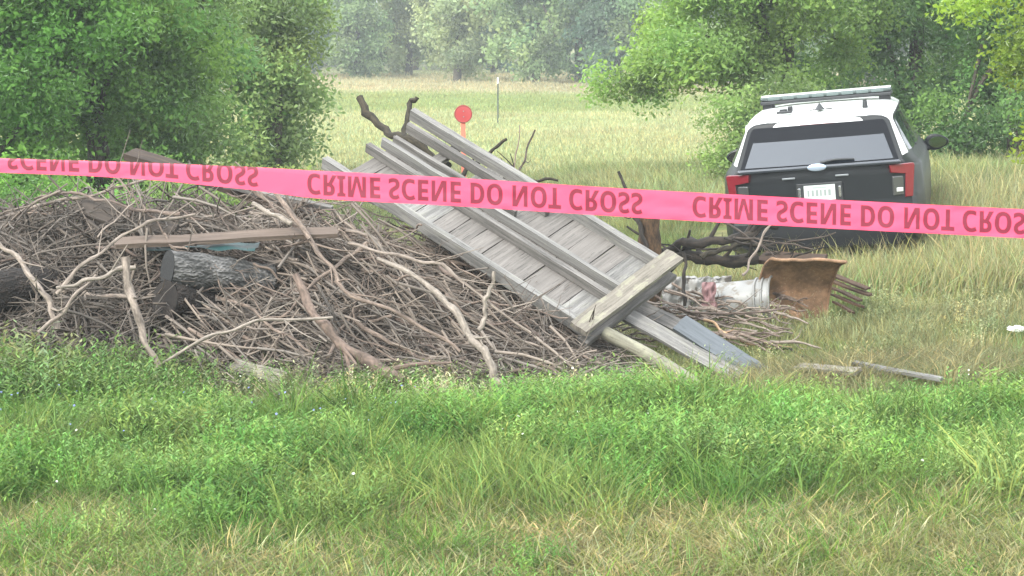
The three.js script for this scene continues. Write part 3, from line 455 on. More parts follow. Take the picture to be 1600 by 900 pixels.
  { const pos = [], idx = [], nu = 24, prof = [[0.30, 1.725], [0.1, 1.735], [0.0, 1.705], [-0.03, 1.66], [-0.02, 1.645], [0.06, 1.64], [0.3, 1.66]];   // spoiler lip over the rear window
    for (let i = 0; i <= nu; i++) { const a = i / nu * 2 - 1; for (const [z, y] of prof) pos.push(a * (0.745 + (z < 0.05 ? -0.005 : 0)), y - 0.05 * a * a * a * a, -0.335 - z + 0.04 * (1 - a * a)); }
    const n = prof.length; for (let i = 0; i < nu; i++) for (let j = 0; j < n - 1; j++) { const a = i * n + j, b = a + n; idx.push(a, a + 1, b, b, a + 1, b + 1); }
    const q = new THREE.BufferGeometry(); q.setAttribute('position', new THREE.Float32BufferAttribute(pos, 3)); q.setIndex(idx); q.computeVertexNormals(); const sp = mesh('roof_spoiler', q, phy({ color: rgb(0.82, 0.83, 0.82), roughness: 0.35, clearcoat: 0.6, side: THREE.DoubleSide }), g);
    const hb = mesh('high_brake_light', new RoundedBoxGeometry(0.36, 0.016, 0.02, 2, 0.005), phy({ color: rgb(0.12, 0.01, 0.012), roughness: 0.2 }), sp); hb.position.set(0, 1.648, -0.27); }
  for (const s of [-1, 1]) {
    mesh('rear_pillar', patch(0.012, 0.2, 7.1, 9.2, s, 0.004, 6, 8), white, g);
    mesh('quarter_window', patch(0.28, 0.95, 7.15, 8.75, s, 0.005, 10, 6, (a, b) => [mix(0.2 + 0.12 * b, 0.95, a), mix(7.15, 8.75, b)]), glass, g);
    const dr = mesh('rear_door_window', patch(1.02, 1.85, 7.1, 8.8, s, 0.005, 10, 6), glass, g); mesh('front_door_window', patch(1.92, 2.9, 7.1, 8.8, s, 0.005, 14, 6, (a, b) => [mix(1.92, mix(2.95, 2.62, b), a), mix(7.1, 8.75, b)]), glass, g);
    mesh('door_handle', new RoundedBoxGeometry(0.03, 0.03, 0.2, 2, 0.01).translate(s * 1.0, 0.98, -1.2), black, g); mesh('door_handle', new RoundedBoxGeometry(0.03, 0.03, 0.2, 2, 0.01).translate(s * 1.01, 0.98, -2.1), black, g);
    mesh('roof_rail', tube([V(s * 0.67, 1.68, -0.55), V(s * 0.685, 1.72, -1.2), V(s * 0.685, 1.725, -1.9), V(s * 0.67, 1.69, -2.5)], 0.014, 0.014, 14, 8), trim, g);
    const mm = new THREE.Group(); mm.name = 'wing_mirror'; g.add(mm); mm.position.set(s * 1.14, 1.16, -2.72);
    const hs = new THREE.SphereGeometry(1, 24, 16); hs.scale(0.135, 0.09, 0.1); const hp = hs.attributes.position; for (let i = 0; i < hp.count; i++) { const x = hp.getX(i) * s; hp.setY(i, hp.getY(i) * (1 + 0.25 * clamp(x / 0.13, -1, 1) * -1)); if (hp.getZ(i) > 0.02) hp.setZ(i, 0.02 + (hp.getZ(i) - 0.02) * 0.2); } hs.computeVertexNormals(); mesh('mirror_shell', hs, black, mm);
    const mg = new THREE.CircleGeometry(1, 24); mg.scale(0.1, 0.062, 1); mesh('mirror_glass', mg, phy({ color: rgb(0.3, 0.32, 0.33), metalness: 1, roughness: 0.08 }), mm).position.set(s * 0.008, 0, 0.042);
    mesh('mirror_arm', tube([V(-s * 0.24, -0.07, 0), V(-s * 0.1, -0.06, 0), V(-s * 0.02, -0.03, 0)], 0.035, 0.03, 6, 8), black, mm);
    for (const z of [-0.95, -3.98]) { const w = new THREE.Group(); w.name = 'wheel'; g.add(w); w.position.set(s * 0.87, 0.37, z);
      mesh('tyre', new THREE.TorusGeometry(0.29, 0.09, 12, 32).scale(1, 1, 1.35).rotateY(Math.PI / 2), rubber, w); mesh('rim', new THREE.CylinderGeometry(0.23, 0.23, 0.16, 24).rotateZ(Math.PI / 2), std({ color: rgb(0.05, 0.05, 0.05), metalness: 0.6, roughness: 0.4 }), w); }
    mesh('wheel_arch', new THREE.TorusGeometry(0.42, 0.03, 8, 24, Math.PI).rotateY(Math.PI / 2).translate(s * 0.985, 0.4, -0.95), trim, g);
  }
  mesh('windscreen', mergeGeometries([patch(2.78, 3.46, 9.2, 12, 1, 0.006, 10, 8), patch(2.78, 3.46, 9.2, 12, -1, 0.006, 10, 8)]), glass, g);
  { // light bar
    const lb = new THREE.Group(); lb.name = 'light_bar'; g.add(lb); lb.position.set(0, 1.855, -1.75);
    mesh('lower_housing', new RoundedBoxGeometry(1.42, 0.04, 0.3, 3, 0.015).translate(0, -0.032, 0), trim, lb); mesh('lens_cover', new RoundedBoxGeometry(1.42, 0.04, 0.28, 4, 0.018).translate(0, 0.012, 0), phy({ color: rgb(0.06, 0.08, 0.075), roughness: 0.2 }), lb); mesh('top_strip', new RoundedBoxGeometry(1.4, 0.012, 0.2, 3, 0.005).translate(0, 0.036, 0), white, lb);
    for (const s of [-1, 1]) mesh('mounting_foot', new RoundedBoxGeometry(0.12, 0.08, 0.2, 3, 0.015).translate(s * 0.63, -0.085, 0), trim, lb);
    for (let k = 0; k < 8; k++) mesh('lamp_module', new RoundedBoxGeometry(0.13, 0.03, 0.02, 2, 0.006).translate(-0.56 + k * 0.16, 0.008, 0.138), phy({ color: rgb(0.1, 0.13, 0.125), roughness: 0.2 }), lb);
  }
  // dark roof fittings
  mesh('roof_antenna', mergeGeometries([new RoundedBoxGeometry(0.16, 0.025, 0.05, 2, 0.008).translate(-0.36, 1.775, -0.62), new RoundedBoxGeometry(0.05, 0.06, 0.06, 2, 0.01).translate(-0.3, 1.8, -0.66), new RoundedBoxGeometry(0.08, 0.03, 0.05, 2, 0.008).translate(-0.38, 1.785, -0.75)]), trim, g);
  { const c = new THREE.ConeGeometry(0.06, 0.075, 4); c.scale(0.9, 1, 1.6); mesh('fin_antenna', c, trim, g).position.set(0.0, 1.805, -0.7); }
  { const c = new THREE.CylinderGeometry(0.02, 0.03, 0.085, 12); mesh('stub_antenna', c, trim, g).position.set(0.46, 1.79, -0.75); }
  for (let k = 0; k < 6; k++) mesh('roof_rib', new RoundedBoxGeometry(0.1, 0.012, 0.75, 2, 0.005).translate(-0.42 + k * 0.168, 1.784 - 0.012 * Math.abs(k - 2.5), -1.15), white, g);
  tag(g, 'black police SUV with white roof and light bar parked in the long grass', 'car');
}
// ---------------------------------------------------------------- barrier tape seen from its back, upside down
{
  const cv = document.createElement('canvas'); cv.width = 2048; cv.height = 160; const x = cv.getContext('2d');
  x.fillStyle = '#ee4a6e'; x.fillRect(0, 0, 2048, 160); x.save(); x.translate(0, 160); x.scale(1, -1); x.fillStyle = '#78142f'; x.font = 'bold 162px sans-serif'; x.textBaseline = 'alphabetic';
  const words = 'CRIME SCENE DO NOT CROSS', w = x.measureText(words).width; x.translate(0, 137); x.scale(1797 / w, 1); x.fillText(words, 0, 0); x.strokeStyle = '#78142f'; x.lineWidth = 3; x.strokeText(words, 0, 0); x.restore();
  const t = new THREE.CanvasTexture(cv); t.colorSpace = THREE.SRGBColorSpace; t.wrapS = THREE.RepeatWrapping; t.wrapT = THREE.ClampToEdgeWrapping; t.anisotropy = 8;
  const H = 0.076, dist = (X) => table([[-900, 4.56], [480, 4.5], [1600, 4.36], [2300, 4.3]], X);
  const topY = (X) => table([[-900, 214], [0, 247], [200, 253], [400, 261], [480, 266], [700, 277], [1000, 296], [1300, 312], [1600, 327], [2300, 350]], X), vis = (X) => table([[-900, 0.45], [0, 0.52], [130, 0.54], [250, 0.62], [400, 0.83], [470, 0.96], [520, 1], [2300, 1]], X);
  const X0 = -640, X1 = 2180, N = 300, NV = 8, pos = [], uv = [], idx = []; let s = 0, last = null; const P = [];
  for (let i = 0; i <= N; i++) { const X = mix(X0, X1, i / N), p = at(X, topY(X), dist(X)); if (last) s += p.distanceTo(last); last = p; P.push([X, p, s]); }
  const at478 = P.find(([X]) => X >= 478), s0 = at478[2] - (at478[0] - 478) / 600 * 1.05, at1078 = P.find(([X]) => X >= 1078), per = at1078[2] - s0;
  for (const [X, p, ss] of P) {
    const f = vis(X), lean = 0.12 + 0.05 * Math.sin(X / 170);
    for (let j = 0; j <= NV; j++) {
      const v = 1 - j / NV, y = v * H; let q;                                   // v = 1: true upper edge
      if (y <= f * H) q = p.clone().add(V(0, -(f * H - y), 0)); else q = p.clone().add(V(0, -(y - f * H) * 0.96, -0.004 - 0.05 * (y - f * H)));
      q.z += lean * (f * H - Math.min(y, f * H)) * 0.5 + 0.0016 * n2(X / 55 + v * 1.5, v * 2) + 0.0007 * n2(X / 14 + v * 3, v * 3); pos.push(q.x, q.y, q.z); uv.push((ss - s0) / per, v);
    }
  }
  // rows of the sheet follow the fold exactly
  for (let i = 0; i <= N; i++) { const [X, p] = P[i], f = vis(X); if (f < 0.999) { const rows = [1, (1 + f) / 2, f + 0.02 * (1 - f), f, f * 0.8, f * 0.6, f * 0.4, f * 0.2, 0]; rows.forEach((v, j) => { const k = i * (NV + 1) + j, y = v * H, over = Math.max(0, v - f) * H; const q = v <= f ? p.clone().add(V(0, -(f - v) * H, 0.06 * (f - v) * H + 0.0012 * n2(X / 40 + v, v * 3) * sst(0, 0.3, f - v))) : p.clone().add(V(0, -over * 0.97, -0.003 - 0.06 * over)); pos[k * 3] = q.x; pos[k * 3 + 1] = q.y; pos[k * 3 + 2] = q.z; uv[k * 2 + 1] = v; }); } }
  for (let i = 0; i < N; i++) for (let j = 0; j < NV; j++) { const a = i * (NV + 1) + j, b = a + NV + 1; idx.push(a, a + 1, b, b, a + 1, b + 1); }
  const q = new THREE.BufferGeometry(); q.setAttribute('position', new THREE.Float32BufferAttribute(pos, 3)); q.setAttribute('uv', new THREE.Float32BufferAttribute(uv, 2)); q.setIndex(idx); q.computeVertexNormals();
  tag(mesh('barrier_tape', q, phy({ map: t, roughness: 0.5, transmission: 0.14, thickness: 0, side: THREE.DoubleSide })), 'pink barrier tape with upside-down dark lettering stretched across the whole scene', 'tape');
  for (const [k, l] of [[0, 'wooden stake holding the folded end of the pink tape'], [N, 'wooden stake holding the flat end of the pink tape']]) {
    const p = P[k][1], y0 = height(p.x, p.z) - 0.2, g = group('tape_stake', V(p.x, y0, p.z - 0.006)); mesh('stake', new THREE.BoxGeometry(0.04, p.y - y0 + 0.12, 0.02).translate(0, (p.y - y0 + 0.12) / 2, -0.01), M.brown, g); tag(g, l, 'stake');
  }
}
// ---------------------------------------------------------------- marker stakes in the field
{
  const d = 30, p = at(724, 200, d), y0 = height(p.x, p.z), yc = at(723, 178, d).y, g = group('reflector_stake', V(p.x, y0, p.z)); const or = std({ color: rgb(0.8, 0.2, 0.13), roughness: 0.6 });
  mesh('stake', new RoundedBoxGeometry(0.085, yc - y0, 0.03, 2, 0.01).translate(0.015, (yc - y0) / 2, 0), or, g).rotation.z = 0.015;
  const disc = mesh('reflector_disc', new THREE.CylinderGeometry(0.15, 0.15, 0.02, 32).rotateX(Math.PI / 2).translate(0, yc - y0, 0.03), phy({ color: rgb(0.42, 0.05, 0.05), roughness: 0.35, clearcoat: 0.6 }), g); mesh('disc_rim', new THREE.TorusGeometry(0.15, 0.012, 8, 32).translate(0, yc - y0, 0.035), std({ color: rgb(0.3, 0.06, 0.05) }), disc);
  for (const e of [-0.05, 0.05]) mesh('bolt_head', new THREE.CylinderGeometry(0.012, 0.012, 0.012, 8).rotateX(Math.PI / 2).translate(0.005, yc - y0 + e, 0.046), std({ color: rgb(0.3, 0.3, 0.3), metalness: 0.8, roughness: 0.4 }), disc);
  tag(g, 'orange stake with a round red reflector disc standing in the field', 'marker post');
  const d2 = 62, q = at(778, 150, d2), b0 = height(q.x, q.z), t0 = at(778, 121, d2).y, h = group('survey_post', V(q.x, b0, q.z));
  mesh('rod', new THREE.CylinderGeometry(0.028, 0.028, t0 - b0 - 0.02, 8).translate(0, (t0 - b0) / 2, 0), std({ color: rgb(0.07, 0.09, 0.07) }), h); mesh('white_cap', new THREE.CylinderGeometry(0.032, 0.032, 0.22, 12).translate(0, t0 - b0 - 0.11, 0), std({ color: rgb(0.8, 0.8, 0.8) }), h);
  tag(h, 'slim dark survey rod with a white cap far out in the field', 'marker post');
}
// ---------------------------------------------------------------- trees
const leafMats = {}; function leafMat(k) { return leafMats[k] ??= phy({ color: 0xffffff, roughness: 1, transmission: 0.5, thickness: 0, side: THREE.DoubleSide, specularIntensity: 0.4 }); }
function leafCluster(n, spread, len, wid, seed) {
  const r = rng(seed), pos = [], idx = [], nor = [];
  for (let i = 0; i < n; i++) {
    const c = V(r() + r() - 1, (r() + r() - 1) * 0.8, r() + r() - 1).multiplyScalar(spread * 1.15), d = V(r() - 0.5, r() * 0.7 - 0.5, r() - 0.5).normalize(), s = V(r() - 0.5, (r() - 0.5) * 0.5, r() - 0.5).cross(d).normalize(), u = s.clone().cross(d), L = len * (0.6 + 0.7 * r()), Wd = wid * (0.6 + 0.6 * r()), o = pos.length / 3;
    const a = c, b = c.clone().addScaledVector(d, L * 0.45).addScaledVector(s, Wd / 2).addScaledVector(u, 0.08 * L), e = c.clone().addScaledVector(d, L).addScaledVector(u, -0.1 * L), f = c.clone().addScaledVector(d, L * 0.45).addScaledVector(s, -Wd / 2).addScaledVector(u, 0.08 * L);
    for (const q of [a, b, e, f]) { pos.push(q.x, q.y, q.z); nor.push(u.x, u.y, u.z); } idx.push(o, o + 1, o + 2, o, o + 2, o + 3);
  }
  const g = new THREE.BufferGeometry(); g.setAttribute('position', new THREE.Float32BufferAttribute(pos, 3)); g.setAttribute('normal', new THREE.Float32BufferAttribute(nor, 3)); g.setIndex(idx); return g;
}
const clusters = { near: leafCluster(120, 0.28, 0.066, 0.036, 1), mid: leafCluster(110, 0.38, 0.1, 0.058, 2), far: leafCluster(64, 0.85, 0.34, 0.22, 3) };
// lobes: [x, y, z, rx, ry, rz] relative to the base
function tree(name, label, grp, base, { trunk, lobes, nClump, perClump, kind, tint, size = 1, clumpR = 0.4, limbs = 5, seed = 1, category = 'tree' }) {
  const r = rng(seed * 101 + 7), g = group(name, base), gr = () => (r() + r() + r() - 1.5) / 1.5;
  const topP = V(...trunk.slice(0, 3)), R0 = trunk[3];
  const tc = [V(0, -0.15, 0), topP.clone().multiplyScalar(0.35).add(V(gr() * 0.15, 0, gr() * 0.15)), topP.clone().multiplyScalar(0.7).add(V(gr() * 0.25, 0, gr() * 0.2)), topP]; mesh('trunk', tube(tc, R0, R0 * 0.4, 10, 8, 0.12, false), trunkBark, g);
  const curve = new THREE.CatmullRomCurve3(tc, false, 'centripetal'), cents = [], list = [], vol = lobes.map((l) => l[3] * l[4] * l[5]), tot = vol.reduce((a, b) => a + b, 0);
  for (let i = 0; i < nClump; i++) {
    let k = 0, q = r() * tot; while (k < lobes.length - 1 && q > vol[k]) { q -= vol[k]; k++; } const l = lobes[k], d = V(gr(), gr(), gr()).normalize(), rad = Math.pow(r(), 0.45);
    cents.push([V(l[0] + d.x * l[3] * rad, Math.max(0.15, l[1] + d.y * l[4] * rad), l[2] + d.z * l[5] * rad), 0.6 + 0.75 * r()]);
  }
  for (let i = 0; i < limbs; i++) { const c = cents[Math.floor(r() * cents.length)][0], p = curve.getPointAt(clamp(0.15 + 0.75 * r())), m = p.clone().lerp(c, 0.5).add(V(gr() * 0.2, 0.15, gr() * 0.2)); mesh('limb', tube([p, m, c], R0 * 0.38, R0 * 0.1, 8, 6, 0.1, false), trunkBark, g); }
  const col = new THREE.Color();
  for (const [c, br] of cents) {
    const hue = gr() * 0.5, n = Math.max(2, Math.round(perClump * 0.34 * (0.5 + 1.0 * r()))), cr = clumpR * (0.6 + 0.7 * r());
    for (let k = 0; k < n; k++) {
      const p = c.clone().add(V(gr() * cr * 1.25, gr() * cr * 0.75, gr() * cr * 1.25)); if (p.y + base.y < height(base.x + p.x, base.z + p.z)) continue;
      const s = size * (0.7 + 0.6 * r()), b = br * (0.85 + 0.3 * r()), warmth = clamp(hue + gr() * 0.3, -0.5, 0.8);
      col.setRGB(tint[0] * b * (1 + warmth * 0.4), tint[1] * b * (1 + warmth * 0.1), tint[2] * b * (1 - warmth * 0.2));
      list.push([new THREE.Matrix4().compose(p, new THREE.Quaternion().setFromEuler(new THREE.Euler(gr() * 0.9, r() * 6.28, gr() * 0.9)), V(s, s, s)), col.clone()]);
    }
  }
  instanced('crown', clusters[kind], leafMat(kind), list, g); return tag(g, label, category, grp);
}
const foot = (X, d) => { const x = (X - 800) / FOCAL * d / CP * 0.99; return V(x, height(x, -d), -d); };
// thicket on the one side of the pile
tree('thicket_tree', 'dense green tree at the outer edge of the thicket behind the brush pile', null, foot(-60, 21), { trunk: [0.3, 5, 0, 0.13], lobes: [[0, 1.6, 0.3, 1.7, 1.7, 1.3], [0.2, 3.6, 0, 2, 1.7, 1.8]], nClump: 110, perClump: 16, kind: 'near', tint: [0.168, 0.355, 0.061], size: 1.15, clumpR: 0.35, limbs: 8, seed: 1 });
tree('thicket_tree', 'broad green tree in the middle of the thicket behind the brush pile', null, foot(150, 22.5), { trunk: [-0.2, 5, 0.1, 0.14], lobes: [[0, 1.5, 0.2, 1.5, 1.5, 1.2], [0, 3.5, 0, 1.9, 1.8, 1.8]], nClump: 110, perClump: 16, kind: 'near', tint: [0.168, 0.317, 0.069], size: 1.2, clumpR: 0.35, limbs: 8, seed: 2 });
tree('thicket_tree', 'lighter green tree at the field edge of the thicket', null, foot(290, 24), { trunk: [0.15, 5, 0, 0.12], lobes: [[-0.25, 1.3, 0, 0.95, 1.4, 1.0], [-0.2, 3.4, 0, 1.15, 1.7, 1.3]], nClump: 85, perClump: 15, kind: 'near', tint: [0.216, 0.355, 0.103], size: 1.25, clumpR: 0.35, limbs: 7, seed: 3 });
tree('thicket_tree', 'pale yellow-green sapling standing out into the field beside the thicket', null, foot(428, 30), { trunk: [0.2, 4.6, 0, 0.1], lobes: [[0, 1.3, 0, 0.95, 1.3, 0.9], [-0.1, 3.2, 0, 1.0, 1.5, 1.1]], nClump: 60, perClump: 12, kind: 'mid', tint: [0.27, 0.38, 0.12], size: 0.95, clumpR: 0.4, limbs: 6, seed: 4 });
tree('thicket_tree', 'tall shaded tree rising behind the thicket', null, foot(140, 30), { trunk: [0, 7, 0, 0.2], lobes: [[0, 2.2, 0, 3.4, 2, 1.5], [0, 5, 0, 3, 2.4, 2]], nClump: 110, perClump: 16, kind: 'mid', tint: [0.118, 0.243, 0.061], size: 1.2, clumpR: 0.6, limbs: 8, seed: 5 });
tree('leafy_bush', 'low leafy bush at the foot of the thicket behind the pile', null, foot(60, 18.2), { trunk: [0, 0.9, 0, 0.04], lobes: [[0, 0.6, 0, 1.2, 0.6, 0.6]], nClump: 40, perClump: 13, kind: 'near', tint: [0.157, 0.317, 0.061], size: 0.95, clumpR: 0.3, limbs: 5, seed: 6, category: 'bush' });
tree('leafy_bush', 'rounded yellowish bush between the thicket and the field', null, foot(300, 19.5), { trunk: [0, 0.9, 0, 0.04], lobes: [[0, 0.65, 0, 1.0, 0.65, 0.6]], nClump: 36, perClump: 13, kind: 'near', tint: [0.236, 0.355, 0.086], size: 0.95, clumpR: 0.3, limbs: 5, seed: 7, category: 'bush' });
tree('leafy_bush', 'pale lime bush low beside the sapling at the field edge', null, foot(425, 25), { trunk: [0, 0.7, 0, 0.03], lobes: [[0, 0.55, 0, 0.75, 0.55, 0.5]], nClump: 26, perClump: 11, kind: 'near', tint: [0.423, 0.517, 0.146], size: 0.95, clumpR: 0.26, limbs: 4, seed: 14, category: 'bush' });
// trees behind the car
tree('spreading_tree', 'bright green spreading tree with low branches just behind the car', null, foot(1245, 29), { trunk: [-0.3, 5.4, 0, 0.17], lobes: [[-2.0, 2.2, 0.4, 1.6, 1.15, 1.3], [-1.2, 3.2, 0.2, 1.8, 1.3, 1.6], [0.4, 2.6, 0.3, 1.6, 1.5, 1.3], [0, 4.6, 0, 2.4, 1.5, 2]], nClump: 150, perClump: 13, kind: 'near', tint: [0.255, 0.406, 0.090], size: 1.35, clumpR: 0.35, limbs: 16, seed: 8 });
tree('spreading_tree', 'dark green tree closing the gap behind the police car', null, foot(1420, 34), { trunk: [0.2, 6.5, 0, 0.2], lobes: [[-0.6, 2.2, 0, 2.6, 1.9, 1.3], [0, 4.6, 0, 2.8, 2, 2]], nClump: 130, perClump: 15, kind: 'mid', tint: [0.132, 0.253, 0.075], size: 1.0, clumpR: 0.55, limbs: 10, seed: 9 });
tree('spreading_tree', 'deep green tree beyond the leafy weeds beside the car', null, foot(1590, 27), { trunk: [0, 6, 0, 0.18], lobes: [[0, 1.6, 0, 1.6, 1.7, 1.2], [0.2, 3.8, 0, 2.2, 1.9, 1.8]], nClump: 110, perClump: 15, kind: 'near', tint: [0.140, 0.269, 0.067], size: 1.3, clumpR: 0.45, limbs: 9, seed: 10 });
tree('overhanging_tree', 'near tree with bright yellow-green leaves hanging in beside the car', null, foot(1745, 19), { trunk: [-0.2, 4.6, 0, 0.13], lobes: [[-1.05, 2.6, 0, 0.8, 0.7, 0.7], [-0.8, 1.6, 0.1, 0.7, 0.75, 0.6], [0, 3.6, 0, 1.5, 1.1, 1.3]], nClump: 70, perClump: 13, kind: 'near', tint: [0.281, 0.406, 0.038], size: 1.0, clumpR: 0.32, limbs: 9, seed: 11 });
tree('leafy_bush', 'light green bush between the low branches and the car', null, foot(1215, 26), { trunk: [0, 1, 0, 0.05], lobes: [[0, 0.8, 0, 1.3, 0.8, 0.8]], nClump: 40, perClump: 12, kind: 'near', tint: [0.211, 0.325, 0.090], size: 1.1, clumpR: 0.35, limbs: 5, seed: 12, category: 'bush' });
// tree line across the field
{
  const tints = [[0.18, 0.28, 0.12], [0.29, 0.4, 0.17], [0.4, 0.46, 0.22], [0.13, 0.22, 0.13]], words = ['dark green', 'mid green', 'pale green', 'blue-green'], tr = rng(55);
  const front = [[470, 118, 3, 0.9], [560, 114, 1, 1.0], [640, 120, 2, 0.9], [715, 108, 2, 0.9], [772, 125, 3, 1.2], [838, 104, 1, 0.95], [905, 106, 0, 1.1], [965, 100, 3, 1.0], [1040, 98, 1, 1.1], [1130, 100, 0, 1.1], [1240, 98, 1, 1.1], [1360, 100, 0, 1.1], [1480, 98, 1, 1.1], [330, 116, 0, 1.1], [210, 116, 1, 1.1], [80, 116, 0, 1.1]];
  for (const [X, d, k, s] of front) tree('field_tree', `${words[k]} leafy tree in the hazy tree line across the field`, `${words[k]} trees of the far tree line`, foot(X, d), { trunk: [0, 9 * s, 0, 0.28], lobes: [[0, 3.0 * s, 0, 2.6 * s, 2.6 * s, 2.2], [0, 6.4 * s, 0, 3.2 * s, 3 * s, 2.6]], nClump: 75, perClump: 11, kind: 'far', tint: tints[k], size: 0.8, clumpR: 0.9, limbs: 7, seed: 100 + X });
  for (let i = 0; i < 15; i++) { const k = Math.floor(tr() * 4), d = 140 + tr() * 30; tree('field_tree', `tall ${words[k]} tree rising behind the hazy tree line`, `tall ${words[k]} trees behind the far tree line`, foot(-60 + i * 118, d), { trunk: [0, 14, 0, 0.4], lobes: [[0, 4, 0, 4.6, 4, 3], [0, 10, 0, 5, 5, 4]], nClump: 80, perClump: 10, kind: 'far', tint: tints[k], size: 1.4, clumpR: 1.5, limbs: 5, seed: 300 + i }); }
}
// ---------------------------------------------------------------- grass, weeds, flowers
function tuft(n, spread, h, w, bend, seed) {
  const r = rng(seed), pos = [], idx = [], nor = [], col = [];
  for (let i = 0; i < n; i++) {
    const a = r() * 6.283, q = Math.sqrt(r()) * spread, c = V(Math.cos(a) * q, 0, Math.sin(a) * q), H = h * (0.5 + 0.7 * r()), b = bend * (0.3 + r()) * H, dir = V(Math.cos(a + (r() - 0.5) * 3), 0, Math.sin(a + (r() - 0.5) * 3)), f = r() * 6.28, s = V(Math.cos(f), 0, Math.sin(f)), W = w * (0.7 + 0.6 * r()), o = pos.length / 3, nn = V(-s.z, 0.5, s.x).normalize(), cv = 0.72 + 0.56 * r(), cw = 0.88 + 0.3 * r(); for (let k = 0; k < 7; k++) col.push(cv * cw, cv, cv * (2 - cw));
    for (const [t, k] of [[0, 1], [0.5, 0.85], [0.82, 0.5], [1, 0]]) { const p = c.clone().addScaledVector(dir, b * t * t).add(V(0, H * (t - 0.25 * bend * t * t), 0)); if (k) { for (const e of [-1, 1]) { pos.push(p.x + s.x * W * k * e / 2, p.y, p.z + s.z * W * k * e / 2); nor.push(nn.x, nn.y, nn.z); } } else { pos.push(p.x, p.y, p.z); nor.push(nn.x, nn.y, nn.z); } }
    idx.push(o, o + 1, o + 2, o + 2, o + 1, o + 3, o + 2, o + 3, o + 4, o + 4, o + 3, o + 5, o + 4, o + 5, o + 6);
  }
  const g = new THREE.BufferGeometry(); g.setAttribute('position', new THREE.Float32BufferAttribute(pos, 3)); g.setAttribute('normal', new THREE.Float32BufferAttribute(nor, 3)); g.setAttribute('color', new THREE.Float32BufferAttribute(col, 3)); g.setIndex(idx); return g;
}
function weed(n, h, leaf, seed, spread) { // soft stems set with small leaflets (vetch and cleavers)
  const r = rng(seed), pos = [], idx = [], nor = [], col = []; let cv = 1, cw = 1;
  const quad = (c, d, s, L, W) => { const u = s.clone().cross(d).normalize(), o = pos.length / 3; for (const q of [c, c.clone().addScaledVector(d, L * 0.5).addScaledVector(s, W / 2), c.clone().addScaledVector(d, L), c.clone().addScaledVector(d, L * 0.5).addScaledVector(s, -W / 2)]) { pos.push(q.x, q.y, q.z); nor.push(u.x, u.y, u.z); col.push(cv * cw, cv, cv * (2 - cw)); } idx.push(o, o + 1, o + 2, o, o + 2, o + 3); };
  for (let i = 0; i < n; i++) {
    cv = 0.7 + 0.6 * r(); cw = 0.88 + 0.28 * r(); const a0 = r() * 6.283, q0 = Math.sqrt(r()) * spread, a = r() * 6.283, lean = 0.25 + 0.5 * r(), H = h * (0.55 + 0.6 * r()), st = V(Math.cos(a0) * q0, 0, Math.sin(a0) * q0), d0 = V(Math.cos(a) * lean, 1, Math.sin(a) * lean).normalize();
    quad(st, d0, V(-d0.z, 0, d0.x).normalize(), H, 0.005);
    for (let k = 0; k < 12; k++) { const t = 0.2 + 0.8 * k / 11, p = st.clone().addScaledVector(d0, H * t), b = r() * 6.28, d = V(Math.cos(b), 0.25 + 0.5 * r(), Math.sin(b)).normalize(); quad(p, d, V(-Math.sin(b), (r() - 0.5) * 0.6, Math.cos(b)).normalize(), leaf * (0.7 + 0.7 * r()), leaf * 0.32); }
  }
  const g = new THREE.BufferGeometry(); g.setAttribute('position', new THREE.Float32BufferAttribute(pos, 3)); g.setAttribute('normal', new THREE.Float32BufferAttribute(nor, 3)); g.setAttribute('color', new THREE.Float32BufferAttribute(col, 3)); g.setIndex(idx); return g;
}
